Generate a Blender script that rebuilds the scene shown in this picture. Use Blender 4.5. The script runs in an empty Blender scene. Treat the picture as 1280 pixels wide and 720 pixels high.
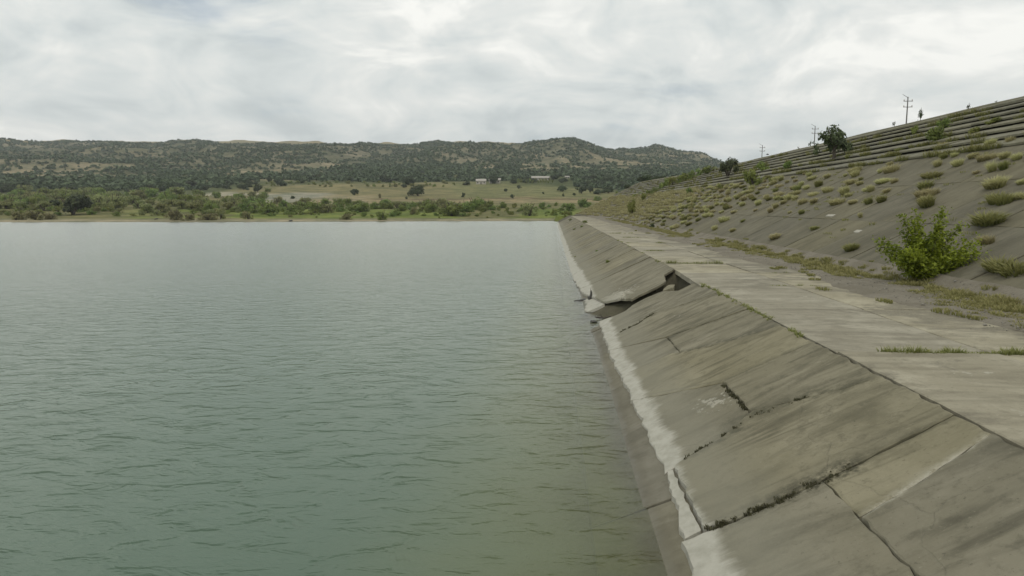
import bpy, math, random
import numpy as np
from mathutils import Vector, Matrix

R = math.radians
scene = bpy.context.scene
COL = scene.collection

# ------------------------------------------------------------------ camera, sky, sun, exposure
CAM_Z = 5.0
PITCH, YAW = R(6.8), R(3.376)
cam = bpy.data.cameras.new('camera')
cam.sensor_width = 36.0
cam.lens = 24.0
cam.clip_start = 0.05
cam.clip_end = 9000.0
cam_o = bpy.data.objects.new('camera', cam)
cam_o.location = (0, 0, CAM_Z)
cam_o.rotation_euler = (math.pi / 2 - PITCH, 0, YAW)
COL.objects.link(cam_o)
scene.camera = cam_o

HAZE = 0.00014
SUN_EL, SUN_AZ = R(60), R(-165)          # azimuth measured from +Y towards +X


def new_nodes(tree):
    tree.nodes.clear()

    def N(kind, _ins=None, **kw):
        n = tree.nodes.new(kind)
        for k, v in kw.items():
            setattr(n, k, v)
        for k, v in (_ins or {}).items():
            s = n.inputs[k]
            if isinstance(v, bpy.types.NodeSocket):
                tree.links.new(v, s)
            else:
                s.default_value = v
        return n
    return N


def build_world():
    w = bpy.data.worlds.new('World')
    scene.world = w
    w.use_nodes = True
    N = new_nodes(w.node_tree)

    def M(op, a, b=0.0, c=0.0, clamp=False):
        return N('ShaderNodeMath', {0: a, 1: b, 2: c}, operation=op, use_clamp=clamp).outputs[0]
    sky = N('ShaderNodeTexSky', sky_type='NISHITA', sun_disc=False, sun_elevation=SUN_EL,
            sun_rotation=SUN_AZ, air_density=1.0, dust_density=2.0, ozone_density=1.0)
    tc = N('ShaderNodeTexCoord')
    sep = N('ShaderNodeSeparateXYZ', {0: tc.outputs['Generated']})
    z = M('MAXIMUM', sep.outputs['Z'], 0.0)
    den = M('ADD', z, 0.10)
    u = M('DIVIDE', sep.outputs['X'], den)
    v = M('DIVIDE', sep.outputs['Y'], den)
    p = N('ShaderNodeCombineXYZ', {0: u, 1: v, 2: 0.0}).outputs[0]
    pm = N('ShaderNodeMapping', {0: p, 1: (1.2, 3.1, 0.0), 2: (0, 0, 0.30), 3: (1.0, 0.8, 1.0)}).outputs[0]
    big = N('ShaderNodeTexNoise', {'Vector': pm, 'Scale': 0.62, 'Detail': 7.0, 'Roughness': 0.55, 'Distortion': 0.35}).outputs[0]
    pm2 = N('ShaderNodeMapping', {0: p, 1: (4.7, 1.3, 2.0), 3: (0.8, 1.0, 1.0)}).outputs[0]
    shade = N('ShaderNodeTexNoise', {'Vector': pm2, 'Scale': 0.95, 'Detail': 6.0, 'Roughness': 0.52, 'Distortion': 0.5}).outputs[0]
    # puffy detail in direction space, so towering cloud sides are not smeared flat near the horizon
    dm = N('ShaderNodeMapping', {0: tc.outputs['Generated'], 1: (0.3, 0.0, 0.7), 3: (1.0, 1.0, 2.4)}).outputs[0]
    puff = N('ShaderNodeTexNoise', {'Vector': dm, 'Scale': 3.1, 'Detail': 8.0, 'Roughness': 0.56, 'Distortion': 0.6}).outputs[0]
    dm2 = N('ShaderNodeMapping', {0: tc.outputs['Generated'], 1: (1.9, 0.4, 0.2), 3: (1.0, 1.0, 1.9)}).outputs[0]
    puff2 = N('ShaderNodeTexNoise', {'Vector': dm2, 'Scale': 7.5, 'Detail': 7.0, 'Roughness': 0.55, 'Distortion': 0.9}).outputs[0]
    dens = M('ADD', M('MULTIPLY', big, 0.5), M('MULTIPLY', puff, 0.5))
    cover = N('ShaderNodeMapRange', {0: dens, 1: 0.35, 2: 0.46, 3: 0.55, 4: 1.0}, interpolation_type='SMOOTHSTEP').outputs[0]
    tone = M('ADD', M('ADD', M('MULTIPLY', shade, 0.16), M('MULTIPLY', puff, 0.50)), M('MULTIPLY', puff2, 0.34))
    ramp = N('ShaderNodeValToRGB', {0: tone})
    cr = ramp.color_ramp
    cr.elements[0].position = 0.41
    cr.elements[0].color = (0.50, 0.54, 0.54, 1)
    cr.elements[1].position = 0.585
    cr.elements[1].color = (0.84, 0.84, 0.80, 1)
    e = cr.elements.new(0.47)
    e.color = (0.60, 0.635, 0.625, 1)
    e = cr.elements.new(0.53)
    e.color = (0.70, 0.715, 0.69, 1)
    clouds = N('ShaderNodeVectorMath', {0: ramp.outputs[0], 'Scale': 10.4}, operation='SCALE').outputs[0]
    mix = N('ShaderNodeMix', {0: cover, 6: sky.outputs[0], 7: clouds}, data_type='RGBA').outputs[2]
    bg = N('ShaderNodeBackground', {0: mix, 1: 0.1})
    out = N('ShaderNodeOutputWorld')
    w.node_tree.links.new(bg.outputs[0], out.inputs[0])


build_world()
sun = bpy.data.lights.new('sun', 'SUN')
sun.energy = 0.9
sun.angle = R(18)
sun.color = (1.0, 0.95, 0.87)
sun_o = bpy.data.objects.new('sun', sun)
sd = Vector((math.sin(SUN_AZ) * math.cos(SUN_EL), math.cos(SUN_AZ) * math.cos(SUN_EL), math.sin(SUN_EL)))
sun_o.rotation_euler = sd.to_track_quat('Z', 'Y').to_euler()
sun_o.location = (-40, 60, 120)
COL.objects.link(sun_o)

scene.view_settings.view_transform = 'Standard'
scene.view_settings.look = 'None'
scene.view_settings.exposure = 0.22
scene.view_settings.gamma = 1.0
scene.view_settings.use_curve_mapping = False
scene.cycles.use_denoising = True
scene.cycles.sample_clamp_direct = 3.0
scene.cycles.max_bounces = 8
scene.cycles.transparent_max_bounces = 16

# ------------------------------------------------------------------ numbers of the place
F_PX = 853.333
FWD = np.array([-math.sin(YAW) * math.cos(PITCH), math.cos(YAW) * math.cos(PITCH), -math.sin(PITCH)])
RGT = np.array([math.cos(YAW), math.sin(YAW), 0.0])
UPV = np.cross(RGT, FWD)
HORIZON = 258.25
X0, SLOPE = 1.4, 1.98             # the lower face meets the water at X0 and rises 1 in SLOPE
BERM_X, BERM_Z = 5.62, 2.13
TOE_X = 13.2
TERR_X, CREST_X = 25.6, 35.04     # first terrace, crest of the dam


def ray(px, py):
    return FWD + RGT * (px - 640) / F_PX + UPV * (360 - py) / F_PX


def project(x, y, z):
    d = np.stack([x, y, np.asarray(z) - CAM_Z], -1)
    w = np.maximum(d @ FWD, 1e-3)
    return 640 + F_PX * (d @ RGT) / w, 360 - F_PX * (d @ UPV) / w


def smooth(a, b, t):
    t = np.clip((np.asarray(t, float) - a) / (b - a), 0, 1)
    return t * t * (3 - 2 * t)


def bend(y):
    return -6.0 * smooth(150, 245, y)


def face_z(x):
    return (x - X0) / SLOPE


def slope_z(x, y=0.0):
    return BERM_Z + (x - bend(y) - TOE_X) / 2.0


def _hash(ix, iy, s):
    h = (ix.astype(np.int64) * 374761393 + iy.astype(np.int64) * 668265263 + s * 974634777) & 0xFFFFFFFF
    h = ((h ^ (h >> 13)) * 1274126177) & 0xFFFFFFFF
    return ((h ^ (h >> 16)) & 0xFFFFFF) / float(0xFFFFFF)


def vnoise(x, y, s=0):
    x, y = np.asarray(x, float), np.asarray(y, float)
    ix, iy = np.floor(x), np.floor(y)
    fx, fy = x - ix, y - iy
    fx, fy = fx * fx * (3 - 2 * fx), fy * fy * (3 - 2 * fy)
    a, b = _hash(ix, iy, s), _hash(ix + 1, iy, s)
    c, d = _hash(ix, iy + 1, s), _hash(ix + 1, iy + 1, s)
    return a + (b - a) * fx + (c - a) * fy + (a - b - c + d) * fx * fy


def fbm(x, y, s=0, o=4):
    t, a, n = 0.0, 1.0, 0.0
    for k in range(o):
        t = t + a * vnoise(x * 2 ** k + 17.3 * k, y * 2 ** k - 9.1 * k, s + k)
        n += a
        a *= 0.5
    return t / n


# ------------------------------------------------------------------ materials
def material(name):
    m = bpy.data.materials.new(name)
    m.use_nodes = True
    N = new_nodes(m.node_tree)
    out = N('ShaderNodeOutputMaterial')
    L = m.node_tree.links.new

    def mix(f, a, b, bt='MIX'):
        return N('ShaderNodeMix', {0: f, 6: a, 7: b}, data_type='RGBA', blend_type=bt).outputs[2]

    def M(op, a, b=0.0, c=0.0, clamp=False):
        return N('ShaderNodeMath', {0: a, 1: b, 2: c}, operation=op, use_clamp=clamp).outputs[0]

    def mr(v, a, b, c=0.0, d=1.0):
        return N('ShaderNodeMapRange', {0: v, 1: a, 2: b, 3: c, 4: d}, interpolation_type='SMOOTHSTEP').outputs[0]

    def noise(v, sc, det=4.0, rough=0.55, dist=0.0):
        return N('ShaderNodeTexNoise', {'Vector': v, 'Scale': sc, 'Detail': det, 'Roughness': rough, 'Distortion': dist}).outputs[0]

    def mapped(v, scale=(1, 1, 1), rot=(0, 0, 0), loc=(0, 0, 0)):
        return N('ShaderNodeMapping', {0: v, 1: loc, 2: rot, 3: scale}).outputs[0]
    return m, N, L, out, mix, M, mr, noise, mapped


def c4(c):
    return (c[0], c[1], c[2], 1.0)


def concrete(name, base, dark, light, salt=False, wet=False, crack=0.08, var=0.15, streak=(0.45, 3.2, 0.45), stain=0.5, patch=None, lines=(), dirt=False):
    m, N, L, out, mix, M, mr, noise, mapped = material(name)
    P = N('ShaderNodeNewGeometry').outputs['Position']
    rnd = N('ShaderNodeObjectInfo').outputs['Random']
    blot = noise(P, 0.55, 6.0, 0.62, 0.4)
    strk = noise(mapped(P, streak), 0.9, 5.0, 0.6, 0.6)
    grain = noise(P, 22.0, 4.0, 0.7)
    mid = noise(P, 3.5, 5.0, 0.65)
    col = mix(mr(blot, 0.38, 0.68), c4(base), c4(light))
    col = mix(M('MULTIPLY', mr(strk, 0.46, 0.70), stain), col, c4(dark))
    col = mix(M('MULTIPLY', mr(mid, 0.52, 0.72), 0.5), col, c4(dark))
    broad = noise(mapped(P, (0.6, 1.5, 0.6)), 0.55, 6.0, 0.62, 0.8)
    col = mix(M('MULTIPLY', mr(broad, 0.47, 0.66), 0.62), col, c4([v * 1.1 for v in dark]))
    col = mix(M('MULTIPLY', mr(mid, 0.42, 0.28), 0.35), col, c4(light))
    # hairline cracks
    vor = N('ShaderNodeTexVoronoi', {'Vector': N('ShaderNodeVectorMath', {0: P, 1: N('ShaderNodeVectorMath', {0: N('ShaderNodeTexNoise', {'Vector': P, 'Scale': 1.6, 'Detail': 4.0}).outputs['Color'], 'Scale': 0.7}, operation='SCALE').outputs[0]}, operation='ADD').outputs[0],
                                    'Scale': 0.42}, feature='DISTANCE_TO_EDGE').outputs[0]
    ck = M('MULTIPLY', mr(vor, 0.007, 0.002), mr(noise(P, 0.35, 2.0), 0.50, 0.62))
    col = mix(M('MULTIPLY', ck, crack), col, c4([v * 0.3 for v in dark]))
    pit = noise(P, 11.0, 6.0, 0.78)
    col = mix(M('MULTIPLY', mr(pit, 0.58, 0.70), 0.5), col, c4([v * 0.8 for v in dark]))
    col = mix(M('MULTIPLY', mr(pit, 0.42, 0.32), 0.35), col, c4([v * 1.15 for v in light]))
    spk = mr(grain, 0.58, 0.75)
    col = mix(M('MULTIPLY', spk, 0.35), col, c4([v * 0.6 for v in dark]))
    col = mix(M('MULTIPLY', mr(grain, 0.40, 0.28), 0.25), col, c4([min(0.6, v * 1.25) for v in light]))
    val = M('ADD', 1 - var / 2, M('MULTIPLY', rnd, var))
    hsv = N('ShaderNodeHueSaturation', {'Hue': 0.5, 'Saturation': M('ADD', 0.9, M('MULTIPLY', rnd, 0.2)), 'Value': val, 'Fac': 1.0, 'Color': col}).outputs[0]
    col = hsv
    rough = 0.9
    if patch:                                           # a pale lime bloom with its own outline
        for (px_, py_, rx, ry, th) in patch:
            off = N('ShaderNodeVectorMath', {0: P, 1: (px_, py_, 0.0)}, operation='SUBTRACT').outputs[0]
            off = mapped(off, (1.0 / rx, 1.0 / ry, 0.0))
            ln = N('ShaderNodeVectorMath', {0: off}, operation='LENGTH').outputs['Value']
            pn = M('ADD', noise(P, 5.5, 5.0, 0.7), M('MULTIPLY', ln, -0.22))
            col = mix(M('MULTIPLY', mr(pn, th, th + 0.10), 0.75), col, (0.40, 0.38, 0.31, 1))
    sxy = N('ShaderNodeSeparateXYZ', {0: P})
    if dirt:                                             # blown grit lying on the slabs, thicker towards the slope
        g = M('ADD', noise(mapped(P, (0.8, 0.9, 1.0)), 0.55, 7.0, 0.68, 0.4), M('MULTIPLY', mr(sxy.outputs[0], 6.5, 11.0), 0.12))
        gm = M('MULTIPLY', mr(g, 0.55, 0.66), M('ADD', 0.45, M('MULTIPLY', mr(grain, 0.35, 0.6), 0.45)))
        col = mix(gm, col, mix(mr(mid, 0.4, 0.65), (0.135, 0.122, 0.088, 1), (0.185, 0.168, 0.125, 1)))
    for (y0, k, xa, xb, wd, amt, tone) in lines:           # weathering that follows a joint: y = y0 + k (x - 3.75)
        dy = M('SUBTRACT', sxy.outputs[1], M('ADD', y0, M('MULTIPLY', k, M('SUBTRACT', sxy.outputs[0], 3.75))))
        dy = M('ADD', dy, M('MULTIPLY', M('ADD', noise(P, 2.6, 4.0, 0.7), -0.5), wd * 1.6))
        f = M('MULTIPLY', mr(dy, -wd * 0.45, 0.0), mr(dy, wd, 0.0))
        f = M('MULTIPLY', f, M('MULTIPLY', mr(sxy.outputs[0], xa - 0.15, xa + 0.15), mr(sxy.outputs[0], xb + 0.2, xb - 0.2)))
        f = M('MULTIPLY', f, mr(noise(P, 4.5, 5.0, 0.75), 0.36, 0.58))
        col = mix(M('MULTIPLY', f, amt), col, c4(tone))
    if salt:
        z = N('ShaderNodeSeparateXYZ', {0: P}).outputs[2]
        zz = M('ADD', z, M('MULTIPLY', M('ADD', noise(P, 1.3, 4.0), -0.5), 0.22))
        zz = M('ADD', zz, M('MULTIPLY', M('ADD', noise(mapped(P, (0.7, 5.0, 1.0)), 3.0, 3.0), -0.5), 0.10))
        zz = M('ADD', zz, M('MULTIPLY', mr(sxy.outputs[1], 36.0, 70.0), 0.20))
        zz = M('ADD', zz, M('MULTIPLY', M('ADD', noise(P, 0.5, 5.0, 0.7), -0.5), 0.25))
        white = mix(mr(mid, 0.35, 0.7), (0.42, 0.405, 0.345, 1), (0.33, 0.32, 0.265, 1))
        grey = (0.215, 0.205, 0.155, 1)
        col = mix(M('MULTIPLY', mr(zz, 1.15, 0.60), 0.6), col, grey)
        col = mix(M('MULTIPLY', mr(zz, 0.50, 0.39), 0.9), col, white)
        col = mix(M('MULTIPLY', mr(zz, 0.08, 0.0), 0.85), col, (0.10, 0.10, 0.075, 1))
    if wet:
        z = N('ShaderNodeSeparateXYZ', {0: P}).outputs[2]
        zn = M('ADD', z, M('MULTIPLY', M('ADD', noise(P, 2.2, 4.0), -0.5), 0.12))
        col = mix(mr(zn, -0.02, -0.30), col, (0.20, 0.19, 0.075, 1))
        col = mix(M('MULTIPLY', mr(noise(P, 1.1, 4.0), 0.5, 0.7), mr(zn, -0.1, -0.5)), col, (0.10, 0.12, 0.035, 1))
        rough = mr(zn, 0.0, 0.10, 0.45, 0.9)
        col = mix(M('MULTIPLY', mr(zn, 0.16, 0.02), 0.45), col, (0.09, 0.083, 0.055, 1))
    b = N('ShaderNodeBump', {'Strength': 0.5, 'Distance': 0.03, 'Height': M('ADD', M('MULTIPLY', grain, 0.4), M('ADD', M('MULTIPLY', mid, 0.8), M('MULTIPLY', ck, -0.8)))})
    s = N('ShaderNodeBsdfPrincipled', {'Base Color': col, 'Roughness': rough, 'Normal': b.outputs[0]})
    s.inputs['Specular IOR Level'].default_value = 0.25
    L(s.outputs[0], out.inputs[0])
    return m


def soil(name, a, b, c, scale=1.0, bump=0.05):
    m, N, L, out, mix, M, mr, noise, mapped = material(name)
    P = N('ShaderNodeNewGeometry').outputs['Position']
    n1 = noise(P, 0.6 * scale, 6.0, 0.6, 0.3)
    n2 = noise(P, 7.0 * scale, 5.0, 0.7)
    n3 = noise(P, 40.0 * scale, 3.0, 0.7)
    col = mix(mr(n1, 0.4, 0.62), c4(a), c4(b))
    col = mix(M('MULTIPLY', mr(n2, 0.5, 0.7), 0.6), col, c4(c))
    col = mix(M('MULTIPLY', mr(n3, 0.55, 0.75), 0.5), col, c4([v * 1.5 for v in b]))
    bp = N('ShaderNodeBump', {'Strength': 0.8, 'Distance': bump, 'Height': M('ADD', n2, M('MULTIPLY', n3, 0.5))})
    s = N('ShaderNodeBsdfPrincipled', {'Base Color': col, 'Roughness': 0.95, 'Normal': bp.outputs[0]})
    s.inputs['Specular IOR Level'].default_value = 0.15
    L(s.outputs[0], out.inputs[0])
    return m


def leaf(name, a, b, trans=0.25, var=0.3):
    """foliage: colour runs from a to b with the per-leaf 'tint', a little light passes through"""
    m, N, L, out, mix, M, mr, noise, mapped = material(name)
    t = N('ShaderNodeAttribute', attribute_name='tint').outputs['Fac']
    rnd = N('ShaderNodeObjectInfo').outputs['Random']
    col = mix(t, c4(a), c4(b))
    col = N('ShaderNodeHueSaturation', {'Hue': M('ADD', 0.5 - 0.02, M('MULTIPLY', rnd, 0.04)), 'Saturation': 1.0,
                                        'Value': M('ADD', 1.0 - var / 2, M('MULTIPLY', rnd, var)), 'Fac': 1.0, 'Color': col}).outputs[0]
    d = N('ShaderNodeBsdfPrincipled', {'Base Color': col, 'Roughness': 0.6})
    d.inputs['Specular IOR Level'].default_value = 0.25
    tr = N('ShaderNodeBsdfTranslucent', {0: col})
    mx = N('ShaderNodeMixShader', {0: trans, 1: d.outputs[0], 2: tr.outputs[0]})
    L(mx.outputs[0], out.inputs[0])
    return m


def plain(name, col, rough=0.8, var=0.25, scale=6.0):
    m, N, L, out, mix, M, mr, noise, mapped = material(name)
    P = N('ShaderNodeNewGeometry').outputs['Position']
    n = noise(P, scale, 5.0, 0.65)
    c = mix(mr(n, 0.35, 0.7), c4([v * (1 - var) for v in col]), c4([v * (1 + var) for v in col]))
    bp = N('ShaderNodeBump', {'Strength': 0.3, 'Distance': 0.02, 'Height': n})
    s = N('ShaderNodeBsdfPrincipled', {'Base Color': c, 'Roughness': rough, 'Normal': bp.outputs[0]})
    L(s.outputs[0], out.inputs[0])
    return m


def water_material():
    m, N, L, out, mix, M, mr, noise, mapped = material('lake_water')
    P = N('ShaderNodeNewGeometry').outputs['Position']
    w1 = noise(mapped(P, (0.58, 1.2, 1.0), (0, 0, R(-14))), 1.75, 3.0, 0.55, 0.5)
    w2 = noise(mapped(P, (0.9, 1.8, 1.0), (0, 0, R(10))), 4.2, 3.0, 0.55, 0.5)
    w3 = noise(mapped(P, (0.15, 0.25, 1.0), (0, 0, R(-20))), 0.9, 2.0)
    gust = mr(noise(mapped(P, (1.0, 0.4, 1.0)), 0.035, 4.0, 0.6), 0.35, 0.65, 0.75, 1.15)
    crest = mr(w1, 0.47, 0.80)
    h = M('MULTIPLY', M('ADD', M('ADD', M('ADD', M('MULTIPLY', w1, 0.45), M('MULTIPLY', crest, 0.5)), M('MULTIPLY', w2, 0.30)), M('MULTIPLY', w3, 0.5)), gust)
    bp = N('ShaderNodeBump', {'Strength': 1.0, 'Distance': 0.088, 'Height': h})
    bf = N('ShaderNodeBump', {'Strength': 1.0, 'Distance': 0.008, 'Height': h})
    sx = N('ShaderNodeSeparateXYZ', {0: P})
    fn = M('MULTIPLY', M('ADD', noise(P, 0.5, 4.0, 0.6), -0.5), 1.6)
    depth = M('MAXIMUM', M('DIVIDE', M('ADD', M('SUBTRACT', X0 + 0.15, sx.outputs[0]), fn), SLOPE), 0.0)
    murk = M('SUBTRACT', 1.0, M('POWER', 2.718, M('MULTIPLY', depth, -1.25)))
    body = mix(mr(noise(P, 0.05, 4.0), 0.35, 0.65), (0.092, 0.138, 0.098, 1), (0.102, 0.148, 0.108, 1))
    body = mix(mr(depth, 2.6, 0.2), body, (0.165, 0.188, 0.095, 1))
    tr = N('ShaderNodeBsdfTransparent', {0: (0.86, 0.88, 0.72, 1)})
    df = N('ShaderNodeBsdfDiffuse', {0: body, 'Normal': bp.outputs[0]})
    under = N('ShaderNodeMixShader', {0: murk, 1: tr.outputs[0], 2: df.outputs[0]})
    gl = N('ShaderNodeBsdfGlossy', {0: (1.0, 1.0, 0.97, 1), 'Roughness': 0.17, 'Normal': bp.outputs[0]})
    fr = N('ShaderNodeFresnel', {0: 1.333, 'Normal': bf.outputs[0]})
    mx = N('ShaderNodeMixShader', {0: fr.outputs[0], 1: under.outputs[0], 2: gl.outputs[0]})
    L(mx.outputs[0], out.inputs[0])
    return m


def ground_material(name, bump, scale):
    m, N, L, out, mix, M, mr, noise, mapped = material(name)
    P = N('ShaderNodeNewGeometry').outputs['Position']
    col = N('ShaderNodeAttribute', attribute_name='soil').outputs['Color']
    n1 = noise(P, 0.06 * scale, 6.0, 0.65)
    n2 = noise(P, 0.5 * scale, 5.0, 0.7)
    col = mix(0.7, col, mix(mr(n1, 0.38, 0.62), (0.32, 0.35, 0.28, 1), (0.72, 0.66, 0.62, 1)), 'OVERLAY')
    col = mix(0.5, col, mix(mr(n2, 0.35, 0.65), (0.32, 0.34, 0.30, 1), (0.68, 0.66, 0.60, 1)), 'OVERLAY')
    bp = N('ShaderNodeBump', {'Strength': 1.0, 'Distance': bump, 'Height': n2})
    s = N('ShaderNodeBsdfPrincipled', {'Base Color': col, 'Roughness': 0.95, 'Normal': bp.outputs[0]})
    s.inputs['Specular IOR Level'].default_value = 0.1
    L(s.outputs[0], out.inputs[0])
    return m


MAT = dict(
    face=concrete('face_concrete', (0.186, 0.169, 0.113), (0.082, 0.075, 0.049), (0.236, 0.215, 0.150), salt=True, stain=0.75,
                  patch=[(3.35, 14.0, 0.55, 0.75, 0.40), (4.1, 22.6, 0.5, 0.8, 0.50), (3.3, 33.0, 0.6, 1.2, 0.52), (2.65, 31.6, 0.9, 1.3, 0.24)],
                  lines=[(9.37, 0.05, 2.15, 4.4, 0.46, 0.9, (0.05, 0.047, 0.030)), (9.4, 0.05, 4.4, 5.6, 0.2, 0.5, (0.075, 0.07, 0.045)),
                         (12.2, 0.2, 2.3, 3.5, 0.5, 0.85, (0.06, 0.058, 0.036)), (12.5, -0.45, 3.2, 5.5, 0.55, 0.75, (0.07, 0.066, 0.042)),
                         (13.6, 0.0, 3.7, 5.5, 0.3, 0.4, (0.08, 0.076, 0.05)), (14.9, -0.05, 3.6, 5.6, 0.22, 0.55, (0.08, 0.075, 0.05)), (15.0, -0.9, 1.9, 3.7, 0.12, 0.5, (0.08, 0.075, 0.05)),
                         (18.2, -0.75, 3.4, 5.6, 0.5, 0.7, (0.08, 0.075, 0.05)), (18.8, 0.0, 1.9, 3.4, 0.2, 0.5, (0.08, 0.075, 0.05)),
                         (20.5, -0.55, 3.4, 5.6, 0.35, 0.55, (0.08, 0.075, 0.05)), (20.6, -1.1, 1.9, 3.5, 0.2, 0.5, (0.08, 0.075, 0.05)),
                         (24.4, -0.8, 2.8, 5.6, 0.35, 0.6, (0.085, 0.08, 0.052)), (24.3, 0.0, 2.1, 3.2, 0.45, 0.8, (0.07, 0.068, 0.042)),
                         (8.2, 0.30, 3.85, 5.6, 0.16, 0.8, (0.34, 0.32, 0.25)), (8.2, 0.30, 3.8, 5.6, 0.05, 0.8, (0.38, 0.36, 0.29))]),
    apron=concrete('apron_concrete', (0.165, 0.153, 0.112), (0.10, 0.092, 0.066), (0.205, 0.19, 0.145), wet=True, stain=0.3),
    berm=concrete('berm_concrete', (0.272, 0.247, 0.178), (0.150, 0.134, 0.092), (0.365, 0.336, 0.252), streak=(0.35, 1.7, 0.5), stain=0.6, var=0.12, dirt=True,
                  patch=[(7.2, 12.0, 1.2, 0.4, 0.50), (6.6, 9.6, 0.5, 1.2, 0.50), (8.5, 22.0, 2.0, 1.2, 0.52)]),
    slope=concrete('slope_concrete', (0.132, 0.120, 0.079), (0.080, 0.073, 0.047), (0.158, 0.144, 0.097), streak=(0.25, 1.6, 0.5), stain=0.6, crack=0.3, var=0.12),
    terrace=concrete('terrace_concrete', (0.170, 0.160, 0.112), (0.095, 0.090, 0.055), (0.205, 0.195, 0.140), streak=(0.8, 0.8, 0.8), stain=0.5),
    core=soil('embankment_soil', (0.085, 0.078, 0.053), (0.11, 0.10, 0.068), (0.07, 0.076, 0.038), 1.0),
    crest=soil('crest_earth', (0.115, 0.11, 0.07), (0.15, 0.14, 0.095), (0.08, 0.095, 0.04), 1.0),
    gravel=soil('gravel_earth', (0.165, 0.148, 0.112), (0.205, 0.185, 0.145), (0.11, 0.098, 0.072), 1.2, 0.04),
    bed=soil('lake_bed_mud', (0.10, 0.105, 0.05), (0.13, 0.13, 0.06), (0.08, 0.09, 0.04), 0.5),
    mortar=plain('pale_mortar', (0.36, 0.34, 0.28), 0.9, 0.2, 14.0),
    stone=plain('broken_stone', (0.22, 0.205, 0.17), 0.9, 0.3, 9.0),
    dark_stone=plain('wet_dark_stone', (0.06, 0.057, 0.048), 0.6, 0.3, 9.0),
    rust=plain('rusty_iron', (0.055, 0.042, 0.035), 0.7, 0.3, 20.0),
    pole=plain('weathered_pole', (0.16, 0.155, 0.145), 0.8, 0.2, 8.0),
    bird=plain('dark_feathers', (0.03, 0.03, 0.032), 0.7, 0.2, 20.0),
    wall=plain('whitewash', (0.42, 0.39, 0.33), 0.9, 0.15, 1.0),
    roof=plain('sheet_roof', (0.36, 0.33, 0.29), 0.8, 0.2, 1.5),
    dark=plain('dark_opening', (0.04, 0.04, 0.04), 0.6, 0.2, 4.0),
    bark=plain('bark', (0.085, 0.07, 0.052), 0.9, 0.3, 12.0),
    dry=leaf('dry_grass', (0.225, 0.215, 0.080), (0.610, 0.570, 0.310), 0.35),
    green=leaf('green_grass', (0.105, 0.122, 0.032), (0.360, 0.350, 0.130), 0.3),
    moss=leaf('dark_weed', (0.060, 0.058, 0.032), (0.120, 0.115, 0.060), 0.1),
    verge=leaf('verge_grass', (0.150, 0.155, 0.045), (0.340, 0.285, 0.135), 0.2),
    bush=leaf('bush_leaf', (0.080, 0.122, 0.012), (0.285, 0.355, 0.034), 0.4, 0.1),
    olive=leaf('olive_leaf', (0.160, 0.185, 0.064), (0.355, 0.365, 0.165), 0.42),
    mid=leaf('mid_leaf', (0.112, 0.158, 0.038), (0.265, 0.325, 0.092), 0.42),
    oak=leaf('oak_leaf', (0.036, 0.052, 0.022), (0.080, 0.104, 0.042), 0.2),
    loose=leaf('dark_leaf', (0.045, 0.060, 0.024), (0.105, 0.125, 0.050), 0.2),
    bright=leaf('bright_leaf', (0.125, 0.155, 0.030), (0.270, 0.300, 0.080), 0.35),
    brown=leaf('tamarisk_leaf', (0.150, 0.150, 0.064), (0.310, 0.295, 0.140), 0.42),
    wood=leaf('woodland_leaf', (0.046, 0.066, 0.032), (0.105, 0.130, 0.062), 0.2),
    water=water_material(),
    ground=ground_material('meadow_ground', 0.3, 1.0),
    hill=ground_material('hill_ground', 2.0, 0.35),
)


# ------------------------------------------------------------------ mesh helpers
def mesh_np(name, V, Fc, mat, tint=None, colour=None, smooth_sh=False):
    """V (n,3), Fc (m,k) faces of one size"""
    V = np.asarray(V, np.float32)
    Fc = np.asarray(Fc, np.int32)
    me = bpy.data.meshes.new(name)
    k = Fc.shape[1]
    me.vertices.add(len(V))
    me.vertices.foreach_set('co', V.ravel())
    me.loops.add(Fc.size)
    me.loops.foreach_set('vertex_index', Fc.ravel())
    me.polygons.add(len(Fc))
    me.polygons.foreach_set('loop_start', np.arange(0, Fc.size, k, dtype=np.int32))
    me.polygons.foreach_set('loop_total', np.full(len(Fc), k, np.int32))
    if smooth_sh:
        me.polygons.foreach_set('use_smooth', np.ones(len(Fc), bool))
    if tint is not None:
        a = me.attributes.new('tint', 'FLOAT', 'POINT')
        a.data.foreach_set('value', np.asarray(tint, np.float32))
    if colour is not None:
        a = me.attributes.new('soil', 'FLOAT_COLOR', 'POINT')
        a.data.foreach_set('color', np.asarray(colour, np.float32).ravel())
    me.update(calc_edges=True)
    me.validate()
    if mat is not None:
        me.materials.append(mat)
    return me


def mesh_py(name, V, Fc, mat):
    me = bpy.data.meshes.new(name)
    me.from_pydata([tuple(v) for v in V], [], [tuple(f) for f in Fc])
    me.materials.append(mat)
    me.update()
    return me


def obj(name, me, parent=None, loc=None, label=None, cat=None, group=None, kind=None):
    o = bpy.data.objects.new(name, me)
    COL.objects.link(o)
    if parent is not None:
        o.parent = parent
    if loc is not None:
        o.location = loc
    for k, v in (('label', label), ('category', cat), ('group', group), ('kind', kind)):
        if v:
            o[k] = v
    return o


def grid(xs2, ys2, zs2):
    """(r,c) arrays -> verts, quads"""
    r, c = xs2.shape
    V = np.stack([xs2, ys2, zs2], -1).reshape(-1, 3)
    i = np.arange(r * c).reshape(r, c)
    Fc = np.stack([i[:-1, :-1], i[:-1, 1:], i[1:, 1:], i[1:, :-1]], -1).reshape(-1, 4)
    return V, Fc


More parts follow.
